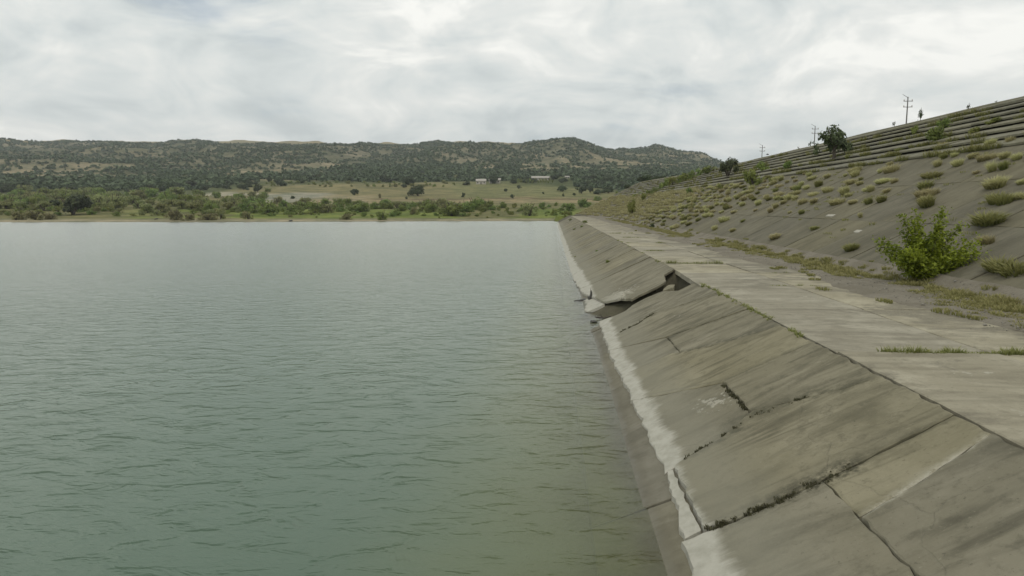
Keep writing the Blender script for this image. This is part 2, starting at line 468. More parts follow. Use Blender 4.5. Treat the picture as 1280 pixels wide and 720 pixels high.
def box(V, Fc, c, s, rz=0.0, rx=0.0):
    n = len(V)
    M = Matrix.Rotation(rz, 3, 'Z') @ Matrix.Rotation(rx, 3, 'X')
    for dz in (-1, 1):
        for dx, dy in ((-1, -1), (1, -1), (1, 1), (-1, 1)):
            p = M @ Vector((dx * s[0] / 2, dy * s[1] / 2, dz * s[2] / 2))
            V.append((p.x + c[0], p.y + c[1], p.z + c[2]))
    for f in ((3, 2, 1, 0), (4, 5, 6, 7), (0, 1, 5, 4), (1, 2, 6, 5), (2, 3, 7, 6), (3, 0, 4, 7)):
        Fc.append(tuple(n + q for q in f))


def tube(V, Fc, pts, radii, k=6):
    """tapered tube along pts"""
    n0 = len(V)
    for i, p in enumerate(pts):
        p = Vector(p)
        a = Vector(pts[max(i - 1, 0)])
        b = Vector(pts[min(i + 1, len(pts) - 1)])
        d = (b - a).normalized()
        u = d.orthogonal().normalized()
        w = d.cross(u)
        for j in range(k):
            t = 2 * math.pi * j / k
            q = p + (u * math.cos(t) + w * math.sin(t)) * radii[i]
            V.append((q.x, q.y, q.z))
    for i in range(len(pts) - 1):
        for j in range(k):
            a = n0 + i * k + j
            b = n0 + i * k + (j + 1) % k
            Fc.append((a, b, b + k, a + k))
    Fc.append(tuple(n0 + j for j in reversed(range(k))))
    Fc.append(tuple(n0 + (len(pts) - 1) * k + j for j in range(k)))


def slab_mesh(name, outline, zfun, thick, mat, rng, gap=0.02, wob=0.012, step=0.45, lift=0.0, tilt=(0, 0), worn=0.03):
    """a cracked slab: outline (x,y) pulled in by the joint, edges wobbled and worn, laid on zfun"""
    P = [np.array(p, float) for p in outline]
    cen = sum(P) / len(P)
    area = sum(P[i][0] * P[(i + 1) % len(P)][1] - P[(i + 1) % len(P)][0] * P[i][1] for i in range(len(P)))
    if area < 0:
        P.reverse()
    ring = []
    for i in range(len(P)):
        a, b = P[i], P[(i + 1) % len(P)]
        L = np.linalg.norm(b - a)
        k = max(1, int(L / step))
        t = (b - a) / max(L, 1e-6)
        nrm = np.array([-t[1], t[0]])               # inward for a counter-clockwise ring
        for j in range(k):
            q = a + (b - a) * j / k + nrm * (gap + rng.uniform(-wob, wob))
            if j == 0:
                pa = P[i - 1]
                tp = (a - pa) / max(np.linalg.norm(a - pa), 1e-6)
                q = q + np.array([-tp[1], tp[0]]) * gap
            ring.append(q)
    n = len(ring)
    V = []

    def top(p, dz):
        return (p[0], p[1], float(zfun(p[0], p[1])) + lift + tilt[0] * (p[0] - cen[0]) + tilt[1] * (p[1] - cen[1]) + dz)
    for q in ring:                                   # inner ring: true top
        d = cen - q
        L = np.linalg.norm(d)
        V.append(top(q + d / max(L, 1e-6) * worn * rng.uniform(0.7, 1.6), 0.0))
    for q in ring:
        V.append(top(q, -worn * rng.uniform(0.25, 0.7)))
    for q in ring:
        V.append(top(q, -thick))
    Fc = [tuple(range(n))]
    for i in range(n):
        j = (i + 1) % n
        Fc.append((n + i, n + j, j, i))
        Fc.append((2 * n + i, 2 * n + j, n + j, n + i))
    Fc.append(tuple(reversed(range(2 * n, 3 * n))))
    return mesh_py(name, V, Fc, mat)


# ------------------------------------------------------------------ terrain beyond the lake
RIDGE_PX = [-700, -200, 0, 30, 60, 110, 150, 190, 230, 300, 380, 450, 500, 550, 590, 650, 690, 705, 725, 745, 775, 800, 815, 845, 880, 905, 930, 1000, 1100, 1300, 1700]
RIDGE_PY = [178, 177, 174, 176, 178, 177, 175.5, 178, 176, 179, 180, 178.5, 179, 177, 178, 179, 176, 173.5, 176, 180, 183, 184, 182, 188, 194, 200, 203, 206, 210, 214, 216]


def shore_dist(px):
    py = np.interp(px, [-700, 0, 300, 560, 690, 1700], [278.0, 277.5, 277.4, 276.4, 276.0, 276.0])
    return CAM_Z * F_PX / (py - HORIZON)


def ground_profile(px, d):
    """height at horizontal distance d in the direction of picture column px"""
    ds = shore_dist(px)
    rp = np.interp(px, RIDGE_PX, RIDGE_PY) + 4.5
    # (distance, line of sight in picture rows) -> height
    k = 1.0 / F_PX
    zs = [(-2.2 + 0 * ds), 0 * ds, 0.45 + 0 * ds]
    dd = [ds - 30, ds, ds + 6]
    rows = [(265, 270.0), (330, 259.0), (450, 250.5), (580, 240.0), (720, 229.0), (950, 215.0), (1150, 206.0), (1450, 193.0)]
    for dist, row in rows:
        rr = row + 0 * ds
        if dist > 800:
            f = (dist - 720) / (1450 - 720)
            rr = 229 + (rp + 11 - 229) * f * (1.0)
        dd.append(dist + 0 * ds)
        zs.append(CAM_Z + (HORIZON - rr) * k * dist)
    dd.append(1800 + 0 * ds)
    zs.append(CAM_Z + (HORIZON - rp) * k * 1800)
    dd.append(2050 + 0 * ds)
    zs.append(CAM_Z + (HORIZON - rp - 12) * k * 2050)
    back = np.interp(px, [-700, 0, 150, 640, 700, 800, 1700], [178.5, 178.8, 178.8, 181.0, 188, 207, 216])
    dd.append(2500 + 0 * ds)
    zs.append(CAM_Z + (HORIZON - back) * k * 2500)
    dd.append(3200 + 0 * ds)
    zs.append(zs[-1] - 60)
    out = np.full(np.shape(d), -2.2)
    for i in range(len(dd) - 1):
        t = np.clip((d - dd[i]) / (dd[i + 1] - dd[i]), 0, 1)
        seg = zs[i] + (zs[i + 1] - zs[i]) * t
        out = np.where(d >= dd[i], seg, out)
    return out


def px_of(x, y):
    """picture column of a bearing (through the horizon)"""
    a = math.pi / 2 - np.arctan2(y, x)           # angle from +Y to +X
    return 640 + F_PX * np.tan(np.clip(a + YAW, -1.2, 1.2)) / math.cos(PITCH)


def gz(x, y):
    x, y = np.asarray(x, float), np.asarray(y, float)
    px = px_of(x, y)
    d = np.hypot(x, y)
    z = ground_profile(px, d * np.cos(np.arctan((px - 640) / F_PX)))
    far = smooth(850, 1500, d)
    rid = 1 - np.abs(2 * fbm(x / 170, y / 300, 5, 4) - 1)
    z = z + far * ((rid - 0.62) * 40 * (1 - 0.6 * smooth(1500, 1800, d)) + (fbm(x / 60, y / 60, 9, 3) - 0.5) * 12)
    z = z + smooth(250, 420, d) * (fbm(x / 60, y / 60, 21, 3) - 0.5) * 3.0 + smooth(600, 900, d) * (fbm(x / 110, y / 110, 33, 3) - 0.5) * 12
    # natural abutment into which the far end of the dam runs
    xx = x - bend(245)
    dz = np.where(xx < BERM_X + 0.4, face_z(x), np.where(xx < TOE_X, BERM_Z, BERM_Z + (xx - TOE_X) / 2))
    dz = np.minimum(dz, 13.4) - 0.3
    ab = 1 - smooth(245, 330, y)
    z = np.where((x > 1.0) & (y > 150), np.maximum(z, np.where(y > 236, z + (dz - z) * ab, -9)), z)
    z = np.where((x > 0.5) & (y < 236), np.minimum(z, -2.2), z)
    return z


def hit_ground(px, py):
    d = ray(px, py)
    hx = math.hypot(d[0], d[1])
    s = np.linspace(195, 2600, 6000) / hx
    X, Y, Z = d[0] * s, d[1] * s, CAM_Z + d[2] * s
    below = Z <= gz(X, Y)
    i = int(np.argmax(below)) if below.any() else len(s) - 1
    return X[i], Y[i], float(gz(X[i:i + 1], Y[i:i + 1])[0]), float(s[i] * (d @ FWD))


def region(px, py, x0, x1, y0, y1, s=6.0, sy=1.2):
    return smooth(x0 - s, x0 + s, px) * (1 - smooth(x1 - s, x1 + s, px)) * smooth(y0 - sy, y0 + sy, py) * (1 - smooth(y1 - sy, y1 + sy, py))


def tan_mask(px, py, X, Y):
    nb = fbm(X / 140, Y / 90, 8, 4)
    n2 = fbm(X / 45, Y / 70, 44, 4)
    rid = fbm(X / 80, Y / 150, 15, 3)
    left = 1 - smooth(380, 470, px)
    a = region(px, py + (nb - 0.5) * 8, -900, 440, 205, 227, 30, 3) * np.clip(smooth(0.42, 0.54, n2 * 0.5 + nb * 0.5) + 0.25 * left, 0, 1)
    b = region(px, py, 690, 900, 194, 213, 25, 4) * smooth(0.40, 0.52, rid)
    c = np.maximum(region(px, py + (n2 - .5) * 6, 650, 690, 203, 212, 6, 2), region(px, py + (n2 - .5) * 6, 590, 618, 206, 213, 5, 2))
    e = smooth(0.58, 0.70, n2) * smooth(800, 900, np.hypot(X, Y)) * 0.42
    return np.clip(np.maximum(np.maximum(a, b), np.maximum(c, e)), 0, 1)


def belt_start(px):
    return np.interp(px, [-900, 235, 335, 620, 730, 900], [565, 570, 735, 725, 640, 430])


def build_ground():
    rows = np.concatenate([np.linspace(200, 262, 44), np.geomspace(263, 900, 200)])
    rows2 = np.concatenate([np.geomspace(900, 2050, 230), np.linspace(2080, 3200, 40)])
    for name, rw, mat, kindname in (('meadow', rows, MAT['ground'], 'structure'), ('hills', rows2, MAT['hill'], 'structure')):
        pxs = np.linspace(-330, 1560, 720)
        ang = np.arctan((pxs - 640) * math.cos(PITCH) / F_PX) - YAW
        A, D = np.meshgrid(ang, rw)
        D = D / np.cos(A + YAW)
        X, Y = D * np.sin(A), D * np.cos(A)
        Z = gz(X, Y)
        px, py = project(X, Y, Z)
        d = np.hypot(X, Y)
        n = fbm(X / 25, Y / 25, 3, 4)
        nb = fbm(X / 140, Y / 90, 8, 4)
        C = np.zeros(X.shape + (4,))
        C[..., 3] = 1

        def lay(c, w):
            w = np.clip(w, 0, 1)[..., None]
            C[..., :3] = C[..., :3] * (1 - w) + np.array(c) * w
        lay((0.128, 0.127, 0.060), np.ones_like(X))                       # rough olive grazing
        t = py + (n - 0.5) * 5
        tx = px + (nb - 0.5) * 60
        lay((0.165, 0.152, 0.080), region(tx, t, 200, 800, 227, 250, 20))   # yellowing meadow
        lay((0.135, 0.142, 0.065), region(tx, t, 560, 760, 228, 246, 20) * 0.8)
        lay((0.225, 0.190, 0.115), region(tx, t, 400, 770, 249.0, 254.5, 20, 0.8) * 0.9)   # tan track
        lay((0.115, 0.085, 0.055), region(tx, t, 420, 800, 248.2, 249.3, 20, 0.4) * 0.8)
        lay((0.235, 0.230, 0.195), region(tx, t, 315, 405, 241.5, 253, 8) * 0.95)          # grey gravel flat
        lay((0.215, 0.190, 0.125), region(tx, t, 395, 470, 244, 254, 8) * 0.8)
        lay((0.275, 0.260, 0.215), region(tx, t, 240, 325, 240.5, 245, 8) * 0.9)
        lay((0.125, 0.160, 0.040), region(tx, t, 165, 740, 262.5, 273.6, 20) * smooth(0.38, 0.50, n) * 0.9)  # lush bank
        lay((0.155, 0.150, 0.075), region(tx, t, 100, 220, 263, 272, 20) * 0.6)
        lay((0.245, 0.225, 0.165), (1 - smooth(0.35, 0.95, Z)) * smooth(-0.2, 0.1, Z))   # bleached shore line
        lay((0.080, 0.075, 0.045), (1 - smooth(-0.05, 0.20, Z + (n - 0.5) * 0.3)))
        # upper country
        bs = belt_start(px)
        lay((0.070, 0.085, 0.038), smooth(bs - 40, bs + 30, d) * 0.95)
        lay((0.060, 0.068, 0.042), smooth(820, 900, d) * 0.7)
        lay((0.125, 0.123, 0.080), smooth(1050, 1250, d) * 0.9)
        lay((0.235, 0.205, 0.140), tan_mask(px, py, X, Y) * smooth(bs, bs + 40, d) * 0.82)
        rid = fbm(X / 80, Y / 150, 15, 3)
        lay((0.185, 0.168, 0.120), smooth(0.57, 0.70, rid) * smooth(1000, 1300, d) * 0.45)
        lay((0.230, 0.195, 0.115), smooth(2060, 2200, d) * 0.95)
        V, Fc = grid(X, Y, Z)
        obj(name, mesh_np(name, V, Fc, mat, colour=C.reshape(-1, 4), smooth_sh=True), kind='structure')


build_ground()

# water and lake bed
V, Fc = grid(*np.meshgrid(np.array([-700.0, 3.9]), np.array([-60.0, 300.0])), np.zeros((2, 2)))
obj('lake_water', mesh_np('lake_water', V, Fc, MAT['water']), kind='structure')
gx, gy = np.meshgrid(np.array([-700.0, -3.2, 0.2, 2.1]), np.concatenate([np.linspace(-60, 260, 60)]))
gzz = np.where(gx < -3, -2.6, (gx - X0) / SLOPE - 0.42) + (vnoise(gx, gy * 2.2, 4) - 0.5) * 0.12
V, Fc = grid(gx, gy, np.where(gx < -600, -2.6, gzz))
obj('lake_bed', mesh_np('lake_bed', V, Fc, MAT['bed']), kind='structure')

# ------------------------------------------------------------------ the dam
rng = random.Random(7)
nrng = np.random.default_rng(7)
dam = obj('embankment_dam', None, loc=(0, 0, 0), label='long concrete faced embankment dam with cracked lower slabs, flat berm and terraced top', cat='dam')
Y_END = 236.0


def low_x(y):
    return float(np.interp(y, [-40, 8.5, 10, 12, 17, 24, 28.4, 35, 40, 47, 60, 77, 105, 205], [1.85, 1.85, 1.96, 2.03, 1.97, 1.9, 1.95, 1.87, 1.65, 1.45, 1.35, 1.27, 1.22, 1.3]))


# earth core beneath all slabs, washed out at the breach
ys = np.concatenate([np.arange(-20, 20, 1.0), np.arange(20, 40, 0.25), np.arange(40, 237, 3.0)])
xs = np.concatenate([np.arange(-3.2, 6.0, 0.2), np.arange(6.2, 13.0, 1.2), np.arange(13.2, 35.2, 0.55)])
GX, GY = np.meshgrid(xs, ys)
GZ = np.where(GX < BERM_X, face_z(GX), np.where(GX < TOE_X, BERM_Z, BERM_Z + (GX - TOE_X) / 2))
core_z = GZ - np.where(GX < 1.3, 0.15, np.where(GX < 1.9, 0.24, np.where(GX < 2.7, 0.26 - 0.14 * (GX - 1.9) / 0.8, 0.12))) + (fbm(GX / 0.8, GY / 0.8, 2, 3) - 0.5) * 0.05
wash = np.exp(-((GY - 29.7) / 1.15) ** 2) * smooth(3.9, 2.9, GX)
pit = smooth(4.6, 4.95, GX) * (1 - smooth(5.5, 5.75, GX)) * smooth(26.3, 27.0, GY) * (1 - smooth(31.0, 31.7, GY))
trench = np.exp(-((GY - 28.9) / 0.5) ** 2) * smooth(2.8, 3.3, GX) * (1 - smooth(5.2, 5.5, GX))
core_z = core_z - wash * 0.9 - np.maximum(pit * 1.5, trench * 0.8)
shift = np.where(GX > 8, bend(GY) * smooth(8, 13, GX), 0)
V, Fc = grid(GX + shift, GY, core_z)
obj('embankment_core', mesh_np('embankment_core', V, Fc, MAT['core'], smooth_sh=True), dam)

# crest: road plateau and dry back slope
ys = np.arange(-10, 238, 3.0)
prof = [(34.6, 12.78), (35.1, 13.22), (35.7, 13.30), (40, 13.25), (56, 13.2), (90, -3.0)]
GX = np.array([[p[0] + float(bend(y)) for p in prof] for y in ys])
GY = np.repeat(ys[:, None], len(prof), 1)
GZ = np.array([[p[1] for p in prof] for y in ys]) + (vnoise(GX * 0.7, GY * 0.35, 6) - 0.5) * 0.12
V, Fc = grid(GX, GY, GZ)
obj('crest_road', mesh_np('crest_road', V, Fc, MAT['crest'], smooth_sh=True), dam)


def face_slab(outline, lift=None, tilt=None, gap=0.022, thick=0.2, name='face_slab'):
    lift = rng.uniform(-0.02, 0.03) if lift is None else lift
    tilt = (rng.uniform(-0.012, 0.012), rng.uniform(-0.012, 0.012)) if tilt is None else tilt
    return obj(name, slab_mesh(name, outline, lambda x, y: face_z(x), thick, MAT['face'], rng, gap=gap, wob=0.022 if outline[0][1] < 40 else 0.014, step=0.14 if outline[0][1] < 40 else 0.35, lift=lift, tilt=tilt), dam)


def low_edge(y0, y1):
    """ragged bottom edge from y0 up to y1"""
    n = max(2, int((y1 - y0) / 0.35))
    return [(low_x(y) + rng.uniform(-0.05, 0.05), y) for y in np.linspace(y0, y1, n)]


XM = 3.75
# joints run from the water to the berm; a few slabs are also broken across
JN = [[(1.9, -3.0), (5.62, -3.0)],
      [(1.9, 2.4), (3.8, 2.5), (5.62, 2.7)],
      [(1.9, 9.45), (2.61, 9.34), (3.16, 9.36), (3.86, 9.37), (4.3, 9.42), (5.62, 9.56)],
      [(2.03, 11.85), (2.4, 11.93), (3.05, 12.14), (3.74, 12.7), (4.46, 12.23), (5.1, 11.85), (5.62, 11.7)],
      [(1.98, 16.5), (3.56, 15.03), (3.77, 14.84), (4.69, 14.82), (5.62, 14.75)],
      [(1.97, 18.95), (2.68, 18.81), (3.33, 18.8), (3.51, 18.5), (4.17, 17.77), (5.33, 16.96), (5.62, 16.9)],
      [(1.92, 22.5), (3.53, 20.65), (5.42, 19.66), (5.62, 19.55)],
      [(1.9, 24.4), (3.06, 24.27), (3.68, 24.8), (4.62, 23.88), (5.62, 23.2)]]


def at_x(j, x):
    return (x, float(np.interp(x, [p[0] for p in j], [p[1] for p in j])))


def between(a, b, x0, x1):
    """outline of the slab between joints a and b, cut at x0 and x1"""
    lo = low_edge(a[0][1], b[0][1])[::-1] if x0 is None else [at_x(b, x0), at_x(a, x0)]
    l0 = 0 if x0 is None else x0
    pa = [p for p in a if l0 + 0.05 < p[0] < x1 - 0.05] + [at_x(a, x1)]
    pb = [p for p in b if l0 + 0.05 < p[0] < x1 - 0.05] + [at_x(b, x1)]
    return lo + (pa[1:] if x0 is None and abs(pa[0][0] - lo[-1][0]) < 0.15 and len(pa) > 1 else pa) + (pb[::-1][:-1] if x0 is None and abs(pb[0][0] - lo[0][0]) < 0.15 and len(pb) > 1 else pb[::-1])


face_slab(between(JN[0], JN[1], None, 5.62), gap=0.012)
# nearest slabs: a dark joint runs along the face, a mortared one across it
HJ = [(XM + 0.05, 8.22), (4.6, 8.45), (5.62, 8.77)]
face_slab(low_edge(2.4, 9.42)[::-1] + [(XM + 0.05, 2.5), HJ[0], (XM + 0.05, 9.36), (3.16, 9.36), (2.61, 9.34)], lift=0.0, tilt=(0, 0), gap=0.008)
face_slab([(XM + 0.05, 2.5), (5.62, 2.7), HJ[2], HJ[1], HJ[0]], lift=0.012, tilt=(0, 0.002), gap=0.012)
face_slab([HJ[0], HJ[1], HJ[2], (5.62, 9.56), (4.3, 9.42), (XM + 0.05, 9.37)], lift=0.0, tilt=(0, 0), gap=0.010)
# the next slab rides up on it and has split off its foot along the salt line
face_slab([(2.2, 9.47), (2.61, 9.34), (3.16, 9.36), (3.86, 9.37), (4.3, 9.42), (5.62, 9.56), (5.62, 11.7), (5.1, 11.85), (4.46, 12.23), (3.74, 12.7), (3.05, 12.14), (2.2, 11.9)], lift=0.022, tilt=(0.0, 0.0), gap=0.010)
face_slab(low_edge(9.47, 11.83)[::-1] + [(2.17, 9.5), (2.17, 11.8)], lift=-0.01, tilt=(0, 0), gap=0.010)
face_slab(between(JN[3], JN[4], None, XM), lift=-0.035, tilt=(0.01, 0.004), gap=0.012)
face_slab(between(JN[3], JN[4], XM, 5.62), lift=0.01, tilt=(0, 0), gap=0.012)
face_slab(between(JN[4], JN[5], None, 5.62), lift=0.0, tilt=(0, 0.006), gap=0.010)
face_slab(between(JN[5], JN[6], None, 3.51), lift=-0.015, tilt=(0, 0), gap=0.010)
face_slab(between(JN[5], JN[6], 3.51, 5.62), lift=0.0, tilt=(0, 0), gap=0.010)
face_slab(between(JN[6], JN[7], None, 5.62), lift=0.01, tilt=(0, -0.006), gap=0.012)
# both sides of the breach
face_slab(low_edge(24.45, 28.4)[::-1] + [(3.06, 24.27), (3.68, 24.8), (4.62, 23.88), (5.62, 23.2), (5.62, 26.7), (5.36, 26.84), (4.97, 26.8), (4.85, 27.2), (4.56, 28.33), (3.88, 28.6), (3.33, 28.4), (2.95, 27.86), (2.57, 27.98)],
          lift=-0.03, tilt=(0, -0.014), gap=0.012, thick=0.14)
face_slab([(2.05, 35.6), (2.45, 31.8), (3.07, 30.6), (3.41, 29.1), (3.77, 29.25), (4.49, 29.17), (4.9, 29.47), (5.12, 31.3), (5.62, 31.6), (5.62, 36.0), (3.74, 37.5), (1.8, 37.4)], lift=0.05, tilt=(0.0, -0.006), thick=0.11)
face_slab([(4.60, 28.55), (4.98, 27.95), (5.14, 28.7), (4.98, 29.35), (4.66, 29.05)], lift=-0.10, tilt=(0.05, -0.05), name='slab_fragment')
# the long run beyond
y = 37.5
upper_y = 36.0
while y < 203:
    y2 = y + rng.uniform(2.3, 2.9)
    u2 = y2 - 1.2 + rng.uniform(-0.2, 0.2)
    face_slab(low_edge(y, y2)[::-1] + [(3.7, y - 0.7), (5.62, upper_y), (5.62, u2), (3.7, y2 - 0.7)], lift=rng.uniform(-0.012, 0.02), gap=0.016)
    y, upper_y = y2, u2

# wet lower apron slabs running down into the water
y = -4.0
while y < 205:
    y2 = y + rng.uniform(3.0, 4.6)
    if y < 27.9 < y2:
        y2 = 27.9
    if not (27.9 < y2 and y < 36.5):
        xt = low_x((y + y2) / 2) + 0.35
        me = slab_mesh('apron_slab', [(0.7, y2), (0.7, y), (xt, y - 0.3), (xt, y2 - 0.3)], lambda x, yy: face_z(x) - 0.1, 0.2, MAT['apron'], rng, gap=0.006, wob=0.006, step=0.4,
                       lift=rng.uniform(-0.025, 0.02), tilt=(rng.uniform(-.01, .01), rng.uniform(-.008, .008)))
        obj('apron_slab', me, dam)
    y = y2

obj('apron_slab', slab_mesh('apron_slab', [(0.9, 32.4), (2.5, 31.9), (2.35, 36.3), (0.9, 36.5)], lambda x, yy: face_z(x) - 0.10, 0.16, MAT['face'], rng, gap=0.01, wob=0.03, step=0.2, tilt=(0, -0.01)), dam)
# berm slabs
BJ = [-3.0, 2.5, 8.0, 13.7, 19.5, 25.3, 30.2, 35.1, 40.0, 44.8, 49.5, 54.3]
while BJ[-1] < 205:
    BJ.append(BJ[-1] + rng.uniform(4.4, 5.2))
for a, b in zip(BJ[:-1], BJ[1:]):
    xm = 8.75 + rng.uniform(-0.1, 0.1)
    j = rng.uniform(-0.1, 0.1)
    for (x0, x1) in ((5.66, xm), (xm, 11.6)):
        if x0 < 6 and 25 < a < 31:                     # corner broken off above the hole
            oc = [(5.45, a), (x1, a), (x1, b), (5.60, b), (5.52, (a + b) / 2)] if a < 30 else [(5.62, a), (x1, a), (x1, b), (x0, b)]
        else:
            oc = [(x0, a), (x1, a + j), (x1, b), (x0, b)]
        me = slab_mesh('berm_slab', oc, lambda x, yy: BERM_Z, 0.2, MAT['berm'], rng, gap=0.008 if x0 > 6 else 0.014, wob=0.012, step=0.5,
                       lift=rng.uniform(-0.015, 0.02), tilt=(rng.uniform(-.004, .004), rng.uniform(-.005, .005)))
        obj('berm_slab', me, dam)

# dark slabs of the upper slope
SY = [10.0]
while SY[-1] < 232:
    SY.append(SY[-1] + rng.uniform(4.4, 5.0))
SX = [13.35, 17.4, 21.5, 25.75]
for a, b in zip(SY[:-1], SY[1:]):
    for x0, x1 in zip(SX[:-1], SX[1:]):
        s0, s1 = float(bend(a)), float(bend(b))
        oc = [(x0 + s0, a), (x1 + s0, a), (x1 + s1, b), (x0 + s1, b)]
        me = slab_mesh('slope_slab', oc, lambda x, yy: slope_z(x, yy), 0.2, MAT['slope'], rng, gap=0.02, wob=0.02, step=0.6,
                       lift=rng.uniform(-0.02, 0.02), tilt=(rng.uniform(-.005, .005), rng.uniform(-.005, .005)))
        obj('slope_slab', me, dam)

# eight lapped rows of terrace slabs
NT = 8
dx = (CREST_X - TERR_X) / NT
edges_y = np.linspace(20, 235, 34)
for i in range(NT):
    for a, b in zip(edges_y[:-1], edges_y[1:]):
        o_ = (i % 2) * 3.2
        a_, b_ = a + o_, b + o_
        s0, s1 = float(bend(a_)), float(bend(b_))
        xa = TERR_X + i * dx
        xb = xa + dx + 0.06
        lo = 0.255 + rng.uniform(-0.035, 0.035) - (0.06 if i == 0 else 0)

        def zf(x, yy, xa=xa, xb=xb, lo=lo):
            t = (x - float(bend(yy)) - xa) / (xb - xa)
            return slope_z(x, yy) + lo * (1 - t) + 0.0 * t
        oc = [(xa + s0, a_), (xb + s0, a_), (xb + s1, b_), (xa + s1, b_)]
        me = slab_mesh('terrace_slab', oc, zf, 0.13, MAT['terrace'], rng, gap=0.012, wob=0.016, step=0.9, lift=rng.uniform(-0.015, 0.02), tilt=(0, rng.uniform(-.004, .004)))
        obj('terrace_slab', me, dam)

# gravel and earth washed over the inner berm
ys = np.concatenate([np.arange(2, 60, 0.5), np.arange(60, 232, 2.0)])
us = np.linspace(0, 1, 16)
U, GY = np.meshgrid(us, ys)
inner = 10.55 + (fbm(GY / 3.5, GY * 0 + 1.7, 12, 4) - 0.5) * 2.2 - 0.35 * smooth(30, 60, GY) - 0.25 * np.sin(GY * 0.33)
outer = TOE_X + 0.75 + bend(GY)
GX = inner + (outer - inner) * U
GZ = BERM_Z + 0.05 * np.sin(np.clip(U * 6, 0, 1) * math.pi / 2) - 0.035 * (U < 0.01) + (fbm(GX / 0.5, GY / 0.5, 14, 3) - 0.5) * 0.07 + np.maximum(0, GX - bend(GY) - TOE_X) * 0.5 + 0.03
V, Fc = grid(GX, GY, GZ)
obj('gravel_strip', mesh_np('gravel_strip', V, Fc, MAT['gravel'], smooth_sh=True), kind='structure')


# ------------------------------------------------------------------ grass
def blades(n, rx, ry, h, rg, spread=0.5, width=0.018, base_fn=None, seg=2, hvar=0.5):
    """n bent grass blades over an ellipse: verts, tris, tint (0 at the root, up to 1 at the tip)"""
    a = rg.uniform(0, 2 * np.pi, n)
    r = np.sqrt(rg.uniform(0, 1, n))
    bx, by = r * np.cos(a) * rx, r * np.sin(a) * ry
    hh = h * (1 - hvar * rg.uniform(0, 1, n)) * (1 - 0.35 * r * r)
    lean = spread * hh * (0.35 + r * rg.uniform(0.4, 1.2, n))
    la = a + rg.normal(0, 0.7, n)
    dx_, dy_ = np.cos(la) * lean, np.sin(la) * lean
    w = width * rg.uniform(0.6, 1.4, n)
    wa = rg.uniform(0, np.pi, n)
    wx, wy = np.cos(wa) * w, np.sin(wa) * w
    bz = np.zeros(n) if base_fn is None else base_fn(bx, by)
    P0 = np.stack([bx - wx, by - wy, bz - 0.03], -1)
    P1 = np.stack([bx + wx, by + wy, bz - 0.03], -1)
    mx, my, mz = bx + dx_ * 0.35, by + dy_ * 0.35, bz + hh * 0.62
    P2 = np.stack([mx - wx * 0.8, my - wy * 0.8, mz], -1)
    P3 = np.stack([mx + wx * 0.8, my + wy * 0.8, mz], -1)
    P4 = np.stack([bx + dx_, by + dy_, bz + hh], -1)
    V = np.stack([P0, P1, P2, P3, P4], 1).reshape(-1, 3)
    i = np.arange(n)[:, None] * 5
    T = np.concatenate([i + [0, 1, 3], i + [0, 3, 2], i + [2, 3, 4]], 0)
    k = rg.uniform(0.45, 1.0, n)
    t = np.stack([0 * k, 0 * k, k * 0.6, k * 0.6, k], 1).reshape(-1)
    return V, T, t


TUFT = {}
for kind, mat in (('dry', 'dry'), ('green', 'green')):
    TUFT[kind] = []
    for s in range(6):
        rg = np.random.default_rng(100 + s)
        # unit tussock: 1 m long (along y), made of two or three clumps
        parts = []
        for c in range(rg.integers(2, 4)):
            V, T, t = blades(190, 0.20, 0.22, rg.uniform(0.34, 0.5), rg, 0.75, 0.012)
            V = V + np.array([rg.uniform(-0.08, 0.08), rg.uniform(-0.28, 0.28), 0])
            parts.append((V, T, t))
        off = 0
        VV, TT, tt = [], [], []
        for V, T, t in parts:
            VV.append(V)
            TT.append(T + off)
            tt.append(t)
            off += len(V)
        TUFT[kind].append(mesh_np('grass_tussock', np.concatenate(VV), np.concatenate(TT), MAT[mat], tint=np.concatenate(tt)))


def on_slope(px, py):
    d = ray(px, py)
    # z = BERM_Z + (x-TOE)/2
    t = (BERM_Z - TOE_X / 2 - CAM_Z) / (d[2] - d[0] / 2)
    p = d * t
    return p[0], p[1], p[2] + CAM_Z, t * (d @ FWD)


NAMED_TUFTS = [  # px, py, width in px, kind, label
    (970, 298, 22, 'dry', 'wide pale dry grass tussock standing alone low on the dark slope, nearest the berm'),
    (1252, 279, 58, 'green', 'long low grass tussock at the right, level with the top of the big bush'),
    (1260, 339, 60, 'green', 'long grass tussock behind and right of the big green bush'),
    (1232, 304, 22, 'dry', 'small pale tussock just up the slope from the big bush'),
    (1063, 312, 28, 'green', 'bright green tussock low on the slope left of the big bush'),
    (1157, 256.7, 32, 'green', 'green tussock directly above the tip of the big bush'),
    (1247, 233, 40, 'dry', 'broad straw coloured tussock over an ochre lichen streak, high at the right'),
    (1162, 235, 30, 'green', 'green topped tussock over a yellow streak below the terraces'),
    (1165, 221, 32, 'green', 'plump half green tussock just under the lowest terraces'),
    (1046, 255, 21, 'dry', 'dense rounded straw tussock in mid slope, left of the big bush'),
    (1017, 287, 16, 'green', 'dark based tussock beside a pale chip of concrete on the slope'),
]
